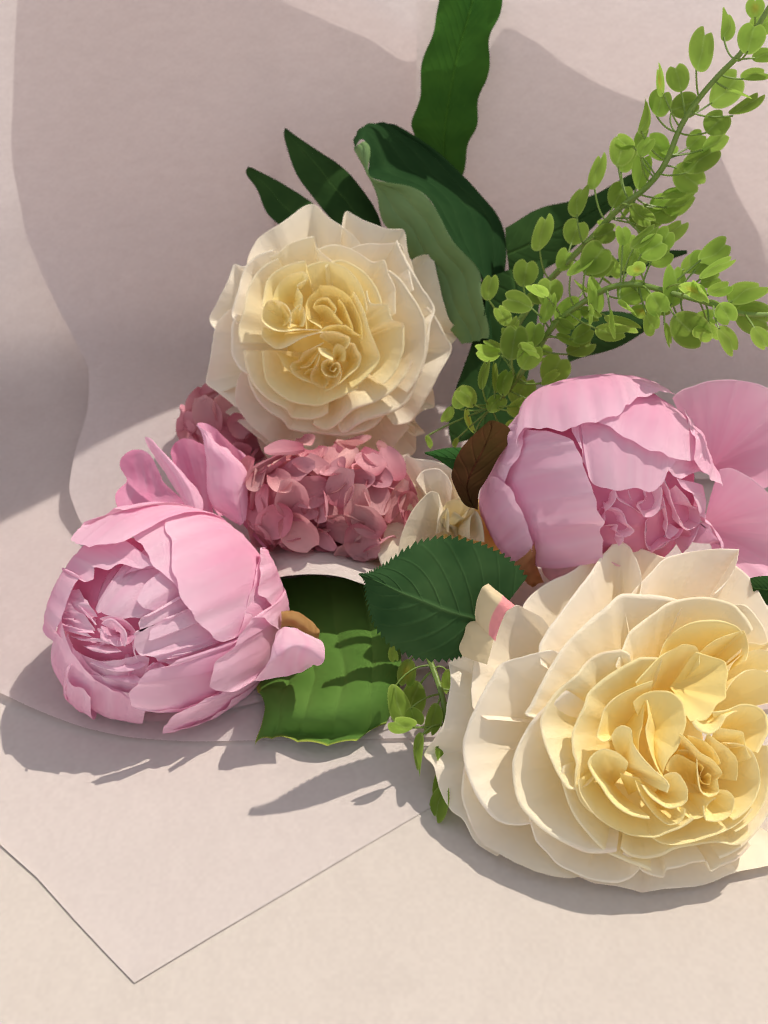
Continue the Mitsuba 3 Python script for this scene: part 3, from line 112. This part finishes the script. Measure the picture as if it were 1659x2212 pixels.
scene['peony_petal'] = thin(VC, .66, .5, 1.36, lambda p, n, uv: noise(uv.x * 55, uv.y * 4, 0) + .4 * noise(p.x * 1300, p.y * 1300, p.z * 1300), 7e-5)
scene['fern'] = thin(VC, 1.0, .5, 1.4, lambda p, n, uv: noise(p.x * 900, p.y * 900, p.z * 900), 5e-5)
scene['leaf'] = thin(VC, .22, .42, 1.45, lambda p, n, uv: noise(p.x * 900, p.y * 900, p.z * 900), 5e-5)
scene['pod'] = thin(VC, 1.15, .3, 1.42)
scene['stem_green'] = {'type': 'principled', 'base_color': rgb(.17, .27, .05), 'roughness': .45}
scene['flower_core'] = {'type': 'principled', 'base_color': rgb(.88, .66, .20), 'roughness': .7}
scene['cluster_core'] = {'type': 'principled', 'base_color': rgb(.62, .27, .33), 'roughness': .7}
scene['peony_core'] = {'type': 'principled', 'base_color': rgb(.62, .20, .32), 'roughness': .7}

# ---- ground and wrapping paper
labels['ground'] = {'label': 'pale beige paper-covered table top under the bouquet', 'kind': 'structure'}
scene['ground'] = mikit.ply(([[-4, -4, 0], [4, -4, 0], [4, 4, 0], [-4, 4, 0]], [[0, 1, 2, 3]]), 'ground_paper')
RB, SL = .07, math.radians(88)
def wall(x, s, d):       # the wrap: floor, a quarter bend, a steep wall; s runs along it, d is the distance inwards
    x, s, d = np.broadcast_arrays(x, s, d)
    yc = .505 - x * x - RB
    a = np.clip((s - yc) / RB, 0, SL); e = np.maximum(s - yc - RB * SL, 0); r = RB - d
    y = np.where(s < yc, s, yc + r * np.sin(a) + e * math.cos(SL))
    z = np.where(s < yc, .0015 + d, .0015 + RB - r * np.cos(a) + e * math.sin(SL))
    return np.stack([x, y, z], -1)
def curve(name, along_s=False):
    p = np.array(PAPER[name], float) * 1e-4
    if along_s: p = p[:, ::-1]
    p = p[np.argsort(p[:, 0])]; p = p[np.r_[True, np.diff(p[:, 0]) > 1e-5]]
    f = PchipInterpolator(p[:, 0], p[:, 1])
    return lambda q: f(np.clip(q, p[0, 0], p[-1, 0]))
V, Uu = np.linspace(0, 1, 160)[:, None], np.linspace(0, 1, 160)[None, :]
def wrap_top(x): return .665 + .155 * sm(-.085, -.03, x)      # unseen top edge, raised towards the middle to shade the hollow
# outer sheet
f0, f1 = curve('outer_front'), curve('outer_top')
xe = PAPER['outer_top'][0][0] * 1e-4
x = -.30 + .62 * np.linspace(0, 1, 620)[None, :] + 0 * V
top = np.where(x < xe, wrap_top(x), f1(x))
P = wall(x, f0(x) + (top - f0(x)) * V, 0)
P = wrinkle(P, .0009, 9, 3, sm(.02, .10, V + 0 * x))
P[..., 2] += np.exp(-V / .012) * (.0003 + .0012 * sm(-.05, -.12, x))
sheet('', '', P, 'paper') if False else None
k = thing('outer_paper_sheet', 'outer pinkish wrapping paper sheet lit along the left edge of the photo', 'wrapping paper')
scene[k] = mikit.ply((P.reshape(-1, 3), grid_faces(*P.shape[:2])), 'paper', smooth=True, uv=uvs(P))
# inner sheet with the curling left edge
xl, f0 = curve('inner_left', True), curve('inner_front')
sl0 = min(p[1] for p in PAPER['inner_left']) * 1e-4
s_row = sl0 + (.665 - sl0) * V
x = xl(s_row) + (.026 - xl(s_row)) * Uu
s = f0(x) + (wrap_top(x) - f0(x)) * V
lift = sm(.30, .40, s)
d = .0022 + lift * (.0118 * np.exp(-(Uu * (x[:, -1:] - x[:, :1]) / .05) ** 1.5) + .004)
P = wall(x, s, d)
P = wrinkle(P, .0012, 11, 8, sm(.0, .10, V) * (Uu * 0 + 1))
k = thing('inner_paper_sheet', 'shaded mauve inner paper sheet with a wavy curling left edge behind the back rose', 'wrapping paper')
scene[k] = mikit.ply((P.reshape(-1, 3), grid_faces(*P.shape[:2])), 'paper', smooth=True, uv=uvs(P))
# right panel
xl, f1 = curve('right_left', True), curve('right_top')
s_row = .36 + (.70 - .36) * V
xs_ = xl(s_row) * sm(.40, .46, s_row) + xl(.46) * (1 - sm(.40, .46, s_row))
x = xs_ + (.36 - xs_) * Uu
s = .36 + (f1(x) - .36) * V
d = .0032 + .0168 * sm(.38, .47, s) + sm(.38, .50, s) * .9 * np.maximum(x - .03, 0) ** 2
P = wall(x, s, d); P = wrinkle(P, .0012, 10, 15, sm(.0, .10, V) * (Uu * 0 + 1))
k = thing('right_paper_sheet', 'straight-edged paper sheet standing behind the pennycress sprigs on the right', 'wrapping paper')
scene[k] = mikit.ply((P.reshape(-1, 3), grid_faces(*P.shape[:2])), 'paper', smooth=True, uv=uvs(P))
# lowest outer sheet on the right
f1 = curve('low_top'); x = .03 + .33 * Uu + 0 * V
P = wall(x, .36 + (f1(x) - .36) * V, -.006 + 0 * x); P[..., 2] = np.maximum(P[..., 2], .0006)
k = thing('back_paper_sheet', 'low back layer of paper outside the wrap at the right', 'wrapping paper')
scene[k] = mikit.ply((P.reshape(-1, 3), grid_faces(*P.shape[:2])), 'paper', smooth=True, uv=uvs(P))
# loose corner sheet on the table
q = np.array(PAPER['corner'], float) * 1e-4
dq = np.r_[0, np.cumsum(np.linalg.norm(np.diff(q, axis=0), axis=1))]; td = np.unique(np.r_[np.linspace(0, dq[-1], 600), dq])
e = np.c_[np.interp(td, dq, q[:, 0]), np.interp(td, dq, q[:, 1]), 0 * td]
far = np.stack([np.linspace(-.28, .25, len(td)), np.full(len(td), .33), 0 * td], -1)
P = e[None] + (far - e)[None] * V[:120, :, None] / V[119, 0]
edge = np.exp(-np.linspace(0, 1, 120) / .03)[:, None]
P[..., 2] = .00028 + edge * .0005 * sm(.02, -.12, e[None, :, 0])  * (.6 + .8 * meshkit.noise(e * 40, 5)[None])
k = thing('corner_paper_sheet', 'flat paper sheet on the table pointing its corner towards the viewer', 'wrapping paper')
scene[k] = mikit.ply((P.reshape(-1, 3), grid_faces(*P.shape[:2])), 'corner_paper', smooth=True, uv=uvs(P))

# a fold of the paper arches over a hollow under the small pink flowers
u, v = np.linspace(0, 1, 60)[None], np.linspace(0, 1, 40)[:, None]
P = np.stack([-.018 - .027 * np.cos(np.pi * u) + 0 * v, .284 + .006 * np.cos(np.pi * u) + .055 * v, .0028 + .0215 * np.sin(np.pi * u) ** .8 * (1 - .97 * sm(0, 1, v))], -1)
P = wrinkle(P, .0010, 60, 4)
k = thing('paper_fold', 'small arched paper fold over a dark hollow under the pink flower cluster', 'wrapping paper')
scene[k] = mikit.ply((P.reshape(-1, 3), grid_faces(*P.shape[:2])), 'corner_paper', smooth=True, uv=uvs(P))

# ---- roses
def petal_from_rim(rim, root, A, a, lip, seed, nv=16):
    n = int(np.clip(np.sum(np.linalg.norm(np.diff(rim, axis=0), axis=1)) / .0011, 14, 64))
    Rm, length = resample(rim, n)
    Rm = Rm + A * ((meshkit.noise(np.c_[np.arange(n) * .35, np.full(n, seed * 1.7), np.zeros(n)], seed) - .5) * .0005)[:, None]
    wide = a < 45
    r = lip * 1e-3 * (.75 if wide else .25) * (.75 + .5 * meshkit.noise(np.c_[np.arange(n) * .12, np.full(n, seed), np.zeros(n)], seed + 9))
    w = Rm - root; hA = w @ A; perp = w - hA[:, None] * A
    mean = unit(perp.mean(0))
    e = unit(perp + .0012 * mean)
    L = np.linalg.norm(w, axis=1)[:, None]
    chi = gaussian_filter1d(np.arctan2(hA, np.linalg.norm(perp, axis=1)), n / 9, mode='nearest')
    e = unit(gaussian_filter1d(e, n / 16, axis=0, mode='nearest'))
    al = math.radians(a); be = np.clip(2 * chi - al, -.5, 2.2)
    P1 = root + .36 * L * (np.cos(be)[:, None] * e + np.sin(be)[:, None] * A)
    dr = math.cos(al) * e + math.sin(al) * A
    if wide: Rm = Rm - dr * (r * .7)[:, None]
    P2 = Rm - .36 * L * dr
    t = (np.linspace(0, 1, nv) ** .9)[:, None, None]
    P = (1 - t) ** 3 * root + 3 * t * (1 - t) ** 2 * P1 + 3 * t * t * (1 - t) * P2 + t ** 3 * Rm
    if lip > 0:                     # the margin rolls back
        ang = np.radians(np.array([14, 28, 42, 56, 70.]) * (1 if wide else 1.4))
        rows = [Rm + r[:, None] * ((np.sin(q)) * dr + (np.cos(q) - 1) * (-math.sin(al) * e + math.cos(al) * A)) for q in ang]
        P = np.concatenate([P, np.array(rows)])
    v = np.linspace(0, 1, len(P))[:, None] + 0 * P[..., 0]
    P = wrinkle(P, .0004, 70, seed, sm(.1, .5, v), 2)
    vn = meshkit.noise(np.stack([np.arange(n)[None] * .7 + 0 * v, v * 4, 0 * v + seed], -1), seed + 3) - .5
    P = P + grid_normals(P) * (.00016 * vn * sm(.2, .6, v) * (a < 45))[..., None]
    P = wrinkle(P, .00010, 420, seed + 1, sm(.2, .6, v), 2)
    return P, v
CREAM, BUTTER, GOLD, BLUSH = map(np.array, [(.93, .86, .72), (.93, .82, .42), (.90, .68, .15), (.86, .62, .53)])
def rose(key, data, tone=1.0, seed=0, core_r=.018, depth=.011):
    O, A, petals = data
    O = np.array(O) * 1e-4; A = np.array(A)
    for i, (rim, root, a, lip, t, brown) in enumerate(petals):
        P, v = petal_from_rim(pts(rim), np.array(root) * 1e-4, A, a, lip, seed + i)
        # pigment: yellower claw, creamier blade, flecks and a flush on the outer margins
        y = np.clip(t * 1.15 + .30 * (1 - v) ** 2 + .18 * (meshkit.fbm(P * 60, 2, seed + i) - .5), 0, 1)
        c = CREAM + (BUTTER - CREAM) * np.clip(y * 1.6, 0, 1)[..., None] + (GOLD - BUTTER) * np.clip(y * 1.3 - .75, 0, .6)[..., None]
        fl = sm(.55, .75, meshkit.fbm(P * 70 + 5, 3, seed + 50 + i)) * (1 - t) * .35 * sm(.6, .95, v)
        c = c + (BLUSH - c) * fl[..., None]
        edge = sm(.95, 1, v) * sm(.56, .72, meshkit.fbm(P * 150 + 9, 2, seed + 70 + i)) * (.55 if a < 40 else .2)
        c = c + (np.array([.60, .38, .19]) - c) * edge[..., None]          # browned specks on the margins
        if brown: c = c + (np.array([.45, .25, .13]) - c) * (sm(.5, .7, meshkit.fbm(P * 120, 3, 4)) * .7)[..., None]
        sheet('petal', key, rest(P, .0018 + .0012 * (i % 3)), 'rose_petal', c * tone)
    core = trimesh.creation.icosphere(3, core_r); core.vertices = core.vertices + O - A * (depth + core_r)
    put('core', key, core, 'flower_core')
k = thing('rose', 'large cream rose with a buttery yellow folded heart resting at the front right', 'rose'); rose(k, ROSE_FRONT, 1., 10, .022, .009)
for gname in ('tip_petal', 'low_petal'):
    P = wrinkle(spline_grid(GRIDS[gname], 30, 24), .0005, 140, 5)
    c = np.broadcast_to(np.array([.74, .62, .40]), P.shape).copy()
    if gname == 'tip_petal': c[:, 14:] = [.86, .34, .36]
    sheet('petal', k, wrinkle(P, .0002, 500, 6), 'rose_petal', c, 'small outer petal with a pink flushed back' if gname == 'tip_petal' else None)
k = thing('rose', 'pale cream rose facing the viewer in front of the shaded inner paper', 'rose'); rose(k, ROSE_BACK, .97, 110)
k = thing('rose', 'half hidden cream rose between the back rose and the serrated leaf', 'rose'); rose(k, ROSE_HIDDEN, .93, 210)

# ---- peonies
PINK, PALE, DEEP = map(np.array, [(.87, .465, .64), (.90, .66, .775), (.83, .27, .47)])
def shell_petal(rim, O, axis, b, ra, rb, s, lift, inner, seed, nv=22):
    M = np.eye(3) / rb + np.outer(axis, axis) * (1 / ra - 1 / rb); Mi = np.linalg.inv(M)
    n = int(np.clip(np.sum(np.linalg.norm(np.diff(rim, axis=0), axis=1)) / .0011, 16, 72))
    Rm, _ = resample(rim, n)
    q = (Rm - O) @ M.T; rr = np.linalg.norm(q, axis=1); q = q / rr[:, None]
    w = np.arccos(np.clip(q @ b, -.999, .999))
    nick = gaussian_filter1d(np.random.default_rng(seed).normal(0, 1, n), .8) * .00035 / rb
    t = np.linspace(.06, 1, nv)[:, None, None]
    t = t + (nick[None, :] / np.maximum(w, .3) * sm(.82, 1, t[..., 0]))[..., None]
    far = np.sin((1 - t) * w[None, :, None]) / np.sin(w)[None, :, None] * b + np.sin(t * w[None, :, None]) / np.sin(w)[None, :, None] * q
    v = np.clip(t[..., 0] + 0 * w, 0, 1)
    rad = .93 * s + (rr - .93 * s) * sm(.1, .8, v) + lift * v ** 4
    if inner == 1: rad = rad - .16 * (1 - v) * sm(0, .6, 1 - v)
    if inner == 2: rad = rad - .05
    P = O + (far * rad[..., None]) @ Mi.T
    ruff = (.0006 if not inner else .0011)
    v2 = sm(.55, 1, v)
    wave = (meshkit.noise(np.c_[np.arange(n) * .33, np.full(n, seed), np.zeros(n)], seed) - .5)[None] * v2
    P = P + grid_normals(P) * (wave * ruff * 2)[..., None]
    if not inner:                        # the margin is turned a little outwards
        P = P + unit(P - O) * (.0006 * sm(.9, 1, v))[..., None]
    P = wrinkle(P, .0007 if not inner else .0010, 95, seed, sm(.1, .5, v), 2)
    vein = meshkit.noise(np.stack([np.arange(n)[None] * .62 + 0 * v, v * 3, 0 * v + seed], -1), seed + 2) - .5
    P = P + grid_normals(P) * (.00030 * vein * sm(.05, .4, v))[..., None]
    return wrinkle(P, .00014, 420, seed + 1, sm(.2, .6, v), 2), v
def pink(P, v, seed, inner):
    n = P.shape[1]
    streak = .8 * meshkit.noise(np.stack([np.arange(n)[None] * .3 + 0 * v, v * 1.5, 0 * v + seed], -1), seed + 5) - .4 + .8 * meshkit.noise(np.stack([np.arange(n)[None] * .8 + 0 * v, v * 2.5, 0 * v + seed], -1), seed) - .4
    m = np.clip(.35 + .5 * streak + .35 * sm(.72, 1, v) + .5 * (meshkit.fbm(P * 45, 2, seed) - .5) + .22 * (inner == 1), 0, 1)
    c = PINK + (PALE - PINK) * m[..., None]
    return c + (DEEP - c) * (np.clip(.55 * (1 - v) ** 1.5, 0, 1) + (.35 if inner == 2 else 0))[..., None]
def peony(key, data, seed, fill=.70):
    O, b, ra, rb, petals = data
    O = np.array(O) * 1e-4; b = np.array(b)
    for i, (rim, s, lift, inner, bb, ruf) in enumerate(petals):
        R_ = pts(rim); bb = unit(np.array(bb if bb else b.tolist()))
        if ruf:                              # ruffled inner petals stand up from the depth of the flower
            m = R_.mean(0) - O; A = unit(m)
            P, v = petal_from_rim(R_, O + m * ruf[1], A, ruf[0], .5, seed + i, 18)
            P = wrinkle(P, .0007, 110, seed + i, sm(.2, .8, v), 2)
        else:
            P, v = shell_petal(R_, O, b, bb, ra, rb, s, lift, inner, seed + i)
        sheet('petal', key, rest(P), 'peony_petal', pink(P, v, seed + i, inner))
    core = trimesh.creation.icosphere(4, 1.)
    p = core.vertices @ np.linalg.inv(np.eye(3) / rb + np.outer(b, b) * (1 / ra - 1 / rb)) * fill
    p *= (1 + .10 * (meshkit.fbm(p * 160, 3, seed) - .5))[:, None]
    core.vertices = p + O
    put('core', key, core, 'peony_core')
pl = thing('peony', 'round pink peony half open on the paper at the left front', 'peony'); peony(pl, PEONY_LEFT, 310, .83)
def grid_petal(gname, key, color, seed, name='petal', bsdf='peony_petal', label=None, na=36, nb=30, amp=.0006):
    P = spline_grid(GRIDS[gname], na, nb)
    P = wrinkle(P, amp, 120, seed, None, 2); P = wrinkle(P, .0002, 430, seed + 1, None, 2)
    vv, uu = np.meshgrid(np.linspace(0, 1, na), np.arange(nb), indexing='ij')
    st = meshkit.noise(np.stack([uu * .55, vv * 2.5, 0 * vv + seed], -1), seed + 7)
    P = P + grid_normals(P) * (.00035 * (st - .5))[..., None]
    m = np.clip(.5 * meshkit.fbm(P * 60, 3, seed) + .7 * (st - .5) + .25, 0, 1)[..., None]
    c = np.array(color[0]) + (np.array(color[1]) - np.array(color[0])) * m
    return sheet(name, key, P, bsdf, c, label)
grid_petal('pl_roll', pl, (PINK, PALE), 330)
grid_petal('pl_sepal', pl, ((.42, .22, .08), (.55, .36, .16)), 331, 'sepal', label='dried brown sepal at the base')
pr = thing('peony', 'big globe-shaped pink peony behind the front rose on the right', 'peony'); peony(pr, PEONY_RIGHT, 410, .86)
for rim, root, a in PEONY_GUARDS[0]:
    A = np.array(PEONY_GUARDS[1])
    P, v = petal_from_rim(pts(rim), np.array(root) * 1e-4, A, a, .4, 430 + len(rim), 26)
    sheet('petal', pr, P, 'peony_petal', pink(P, v, 431, 0))
grid_petal('pr_burn', pr, ((.30, .12, .05), (.55, .30, .16)), 440, 'sepal', label='withered brown patch at the base', nb=20, na=20)
p3 = thing('peony', 'loose open pink petals of a peony behind the left front peony', 'peony')
grid_petal('k_back', p3, (PINK, DEEP * .5 + PINK * .5), 350); grid_petal('k_flap', p3, (PALE, PINK), 351, amp=.0012)
grid_petal('k_mid', p3, (DEEP, PINK), 352); grid_petal('k_fold', p3, (PALE, PINK), 353); grid_petal('k_left', p3, (PINK * .9, DEEP), 354)

# ---- crowded small pink flowers between the roses
cl = thing('pink_flower_cluster', 'dense dusky pink cluster of small crowded petals under the back rose', 'flower')
rg = np.random.default_rng(7)
def small_petal(c, n, up, L, W, seed):
    side = unit(np.cross(up, n)); v = np.linspace(0, 1, 9)[:, None]; u = np.linspace(-1, 1, 9)[None]
    w = W * np.sin(np.pi * np.clip(.12 + .80 * v, 0, 1)) ** .7
    P = c + (L * v)[..., None] * up + (u * w)[..., None] * side + (.25 * L * (v ** 2) + .5 * w * u * u - .12 * L * (u * 0 + 1) * v)[..., None] * n
    return wrinkle(P, .0006, 300, seed, None, 2), v + 0 * u
for (cx, cy, cz, rx, ry, rz, m) in ((-.029, .318, .029, .020, .018, .018, 80), (-.008, .315, .029, .019, .018, .018, 75), (-.020, .338, .022, .026, .014, .014, 40), (-.060, .374, .020, .017, .014, .015, 45)):
    for i in range(m):
        ph = math.acos(1 - 2 * (i + .5) / m); th = i * 2.39996
        q = np.array([math.sin(ph) * math.cos(th), math.sin(ph) * math.sin(th), math.cos(ph)])
        if q[1] > .45: continue
        n = unit(q + rg.normal(0, .30, 3)); up = unit(np.cross(n, rg.normal(0, 1, 3)))
        c = np.array([cx, cy, cz]) + q * [rx, ry, rz] * rg.uniform(.80, 1.04)
        P, v = small_petal(c - up * .006, n, up, rg.uniform(.009, .016), rg.uniform(.0036, .0064), i); P = wrinkle(P, .0010, 190, i + 500, v, 2)
        t = rg.random()
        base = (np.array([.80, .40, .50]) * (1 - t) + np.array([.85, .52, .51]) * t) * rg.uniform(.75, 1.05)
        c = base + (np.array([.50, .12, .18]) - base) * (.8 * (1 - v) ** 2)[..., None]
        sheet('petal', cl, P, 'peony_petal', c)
    core = trimesh.creation.icosphere(3, 1.); core.vertices = core.vertices * np.array([rx, ry, rz]) * .80 + [cx, cy, cz]
    put('core', cl, core, 'cluster_core')

# ---- leaves
def leaf_surface(rows, na, nb, serr=0, teeth=0, wave=0, vein=.0003, nveins=9, slant=.5, seed=1, fold=.0):
    P = spline_grid(rows, na, nb)
    u = np.linspace(-1, 1, nb)[None]; v = np.linspace(0, 1, na)[:, None]
    if serr:
        out = unit(P - P[:, nb // 2:nb // 2 + 1]); saw = (v * teeth) % 1
        P = P + out * (serr * (saw - .5) * sm(.86, 1, abs(u)))[..., None]
    N = grid_normals(P)
    h = -vein * 2 * np.exp(-(u / .035) ** 2)
    ph = (v + slant * abs(u) * .5) * nveins
    side = np.exp(-((ph % 1 - .5) / .055) ** 2)
    h = h - vein * side * (1 - .5 * abs(u)) + wave * np.sin(v * 26 + 3 * np.sign(u)) * abs(u) ** 3
    P = P + N * h[..., None]
    mid = np.exp(-(u / .022) ** 2) + 0 * v
    return wrinkle(P, .0003, 160, seed, None, 2), np.clip(side * .5 * (1 - .4 * abs(u)), 0, 1), mid, u + 0 * v, v + 0 * u
def leaf(name, label, gname, dark, light, **kw):
    k = thing(name, label, 'leaf')
    na, nb = kw.pop('na', 120), kw.pop('nb', 61); net = kw.pop('net', 0); bs = kw.pop('bsdf', 'leaf')
    P, side, mid, u, v = leaf_surface(LEAVES[gname], na, nb, **kw)
    m = meshkit.fbm(P * 90, 3, 3)
    c = np.array(dark) + (np.array(light) - np.array(dark)) * np.clip(.5 * m + .22 * side + .45 * mid + net * sm(.0, .05, .05 - abs(meshkit.fbm(P * 130, 2, 8) - .5)) * .25, 0, 1)[..., None]
    scene[k] = mikit.ply((P.reshape(-1, 3), grid_faces(*P.shape[:2])), bs, smooth=True, uv=uvs(P), color=c.reshape(-1, 3))
    return k
DG, MG = (.018, .050, .016), (.075, .15, .04)
leaf('rose_leaf', 'broad dark green serrated rose leaf beside the front rose', 'rose_leaf', (.016, .052, .018), (.10, .19, .07), na=220, nb=121, serr=.0016, teeth=34, nveins=9, vein=.0003, net=0)
leaf('rose_leaf', 'added serrated rose leaflet hidden behind the broad one to shade the hosta leaf', 'rose_leaf2', (.016, .052, .018), (.10, .19, .07), serr=.0014, teeth=26, nveins=8, vein=.00025)  # added leaflet, out of view, placed to cast shade on the low hosta leaf
leaf('fern_leaf', 'tall wavy-edged strap leaf rising to the top of the photo', 'fern1', (.035, .12, .022), (.10, .26, .035), bsdf='fern', na=200, wave=.0022, nveins=18, vein=.0004)
leaf('fern_leaf', 'dark pointed leaf tip behind the back rose, the taller of two', 'fern2', DG, MG, nveins=12, vein=.0001)
leaf('fern_leaf', 'dark pointed leaf tip behind the back rose, the lower left of two', 'fern3', DG, MG, nveins=12, vein=.0001)
leaf('broad_leaf', 'dark leaf half hidden behind the upper sprig stem', 'side_leaf1', DG, MG, nveins=8)
leaf('broad_leaf', 'small dark leaf tip between the two sprigs', 'side_leaf2', DG, MG)
leaf('broad_leaf', 'dark leaf below the lower sprig above the right peony', 'side_leaf3', DG, MG)
leaf('broad_leaf', 'deep shaded leaf right of the back rose under the sprigs', 'side_leaf4', DG, MG)
leaf('peony_leaf', 'burgundy brown leaf against the right peony', 'red_leaf', (.035, .032, .008), (.15, .035, .028), nveins=6)
leaf('peony_leaf', 'small sharp green leaf pointing left above the half hidden rose', 'small_leaf', (.02, .075, .02), (.08, .2, .05), nveins=5)
leaf('broad_leaf', 'blackish leaf edge at the right margin behind the front rose', 'dark_leaf', DG, MG)
h = thing('hosta_leaf', 'dark folded hosta leaf with pale underside arching behind the back rose', 'leaf')
def hosta(key, name, gname, c0, c1, ribs, seed, na=110, nb=80, label=None):
    P = spline_grid(GRIDS[gname], na, nb)
    u = np.linspace(0, 1, nb)[None]; v = np.linspace(0, 1, na)[:, None]
    rib = abs(np.sin(u * ribs * np.pi)) ** .6
    P = P + grid_normals(P) * (.0011 * rib + 0 * v)[..., None]
    P = wrinkle(P, .0005, 90, seed, None, 2)
    m = np.clip(meshkit.fbm(P * 80, 3, seed) * .7 + .3 * (1 - rib), 0, 1)[..., None]
    c = np.array(c0) + (np.array(c1) - np.array(c0)) * m
    return (P, c)
P, c = hosta(h, 'blade', 'hosta_dark', (.012, .040, .014), (.035, .085, .03), 5, 61); sheet('blade', h, P, 'leaf', c)
P, c = hosta(h, 'underside', 'hosta_flap', (.15, .26, .10), (.23, .35, .16), 3, 62); sheet('underside', h, P, 'leaf', c, 'pale grey green underside')
h2 = thing('hosta_leaf', 'green hosta leaf lying on the paper right of the left peony', 'leaf')
P, c = hosta(h2, 'blade', 'hosta_low', (.07, .165, .03), (.14, .27, .06), 5, 63, 130, 120)
m = np.maximum(sm(.97, 1, np.linspace(0, 1, 130))[:, None], sm(.03, 0, np.linspace(0, 1, 120))[None])[..., None]
c = c + (np.array([.38, .44, .08]) - c) * m; sheet('blade', h2, P, 'leaf', c)

# ---- pennycress sprigs
def pod_mesh(base, tip, tilt, seed):
    tip = base + .98 * (tip - base)
    L = np.linalg.norm(tip - base); t = unit(tip - base)
    view = unit(CAM - (base + tip) / 2); s0 = unit(np.cross(t, view)); n0 = np.cross(s0, t)
    a = math.radians(tilt); s = math.cos(a) * s0 + math.sin(a) * n0; n = np.cross(s, t)
    r = np.random.default_rng(seed)
    k = np.linspace(0, 1, 8)[:, None]; w = np.linspace(0, 2 * np.pi, 37)[None]
    # heart outline: narrow at the stalk, notched at the tip
    X = .43 * np.sin(w) * (1 - .08 * np.cos(w)); Y = .5 - .5 * np.cos(w) - .16 * np.exp(-((w - np.pi) / .22) ** 2)
    y0 = .48
    x_, y_ = X * k, y0 + (Y - y0) * k
    z_ = .085 * np.exp(-((x_ / .15) ** 2 + ((y_ - .46) / .24) ** 2)) + r.uniform(-.25, .25) * x_ * y_ + r.uniform(-.5, .5) * (y_ - .4) ** 2 + .10 * abs(x_)
    P = base + L * (x_[..., None] * s + y_[..., None] * t + z_[..., None] * n)
    rimv = sm(.90, 1, k + 0 * w); seedpatch = np.exp(-((x_ / .16) ** 2 + ((y_ - .46) / .24) ** 2))
    g = r.random()
    c = np.array([.34, .54, .09]) * (.62 + .55 * g) * (1 - .2 * seedpatch[..., None]) + np.array([.12, .11, .06]) * rimv[..., None]
    ribv = np.exp(-(x_ / .012) ** 2)[..., None]
    c = c + ribv * .05
    if r.random() < .08: c = c + (np.array([.50, .46, .06]) - c) * (seedpatch * .7)[..., None]
    return P, c
def sprig(key, sname, step):
    p = np.array(STEMS[sname]) * 1e-4
    f = CubicSpline(np.arange(len(p)), p)(np.linspace(0, len(p) - 1, 120))
    P = tube(f, np.linspace(*step, 120)); put('stem', key, (P.reshape(-1, 3), grid_faces(*P.shape[:2])), 'stem_green')
    for q in PODS[sname]:
        st, ba, ti = (np.array(q[3 * i:3 * i + 3]) * 1e-4 for i in range(3))
        P, c = pod_mesh(ba, ti, q[9], q[10])
        pod = sheet('pod', key, P, 'pod', c)
        t = np.linspace(0, 1, 8)[:, None]; mid = (st + ba) / 2 - .25 * (ti - ba)
        path = (1 - t) ** 2 * st + 2 * t * (1 - t) * mid + t * t * (ba + .06 * (ti - ba))
        S = tube(path, .00032, 5); scene[pod + '__stalk'] = mikit.ply((S.reshape(-1, 3), grid_faces(*S.shape[:2])), 'stem_green', smooth=True)
G = 'pennycress sprigs'
k = thing('pennycress_sprig', 'upper pennycress sprig reaching to the top right corner', 'sprig', G); sprig(k, 's1', (.0012, .0008))
k = thing('pennycress_sprig', 'lower pennycress sprig bending right above the right peony', 'sprig', G); sprig(k, 's2', (.0011, .0008))
k = thing('pennycress_sprig', 'short pennycress sprig hanging down left of the front rose', 'sprig', G); sprig(k, 's3', (.0010, .0008))
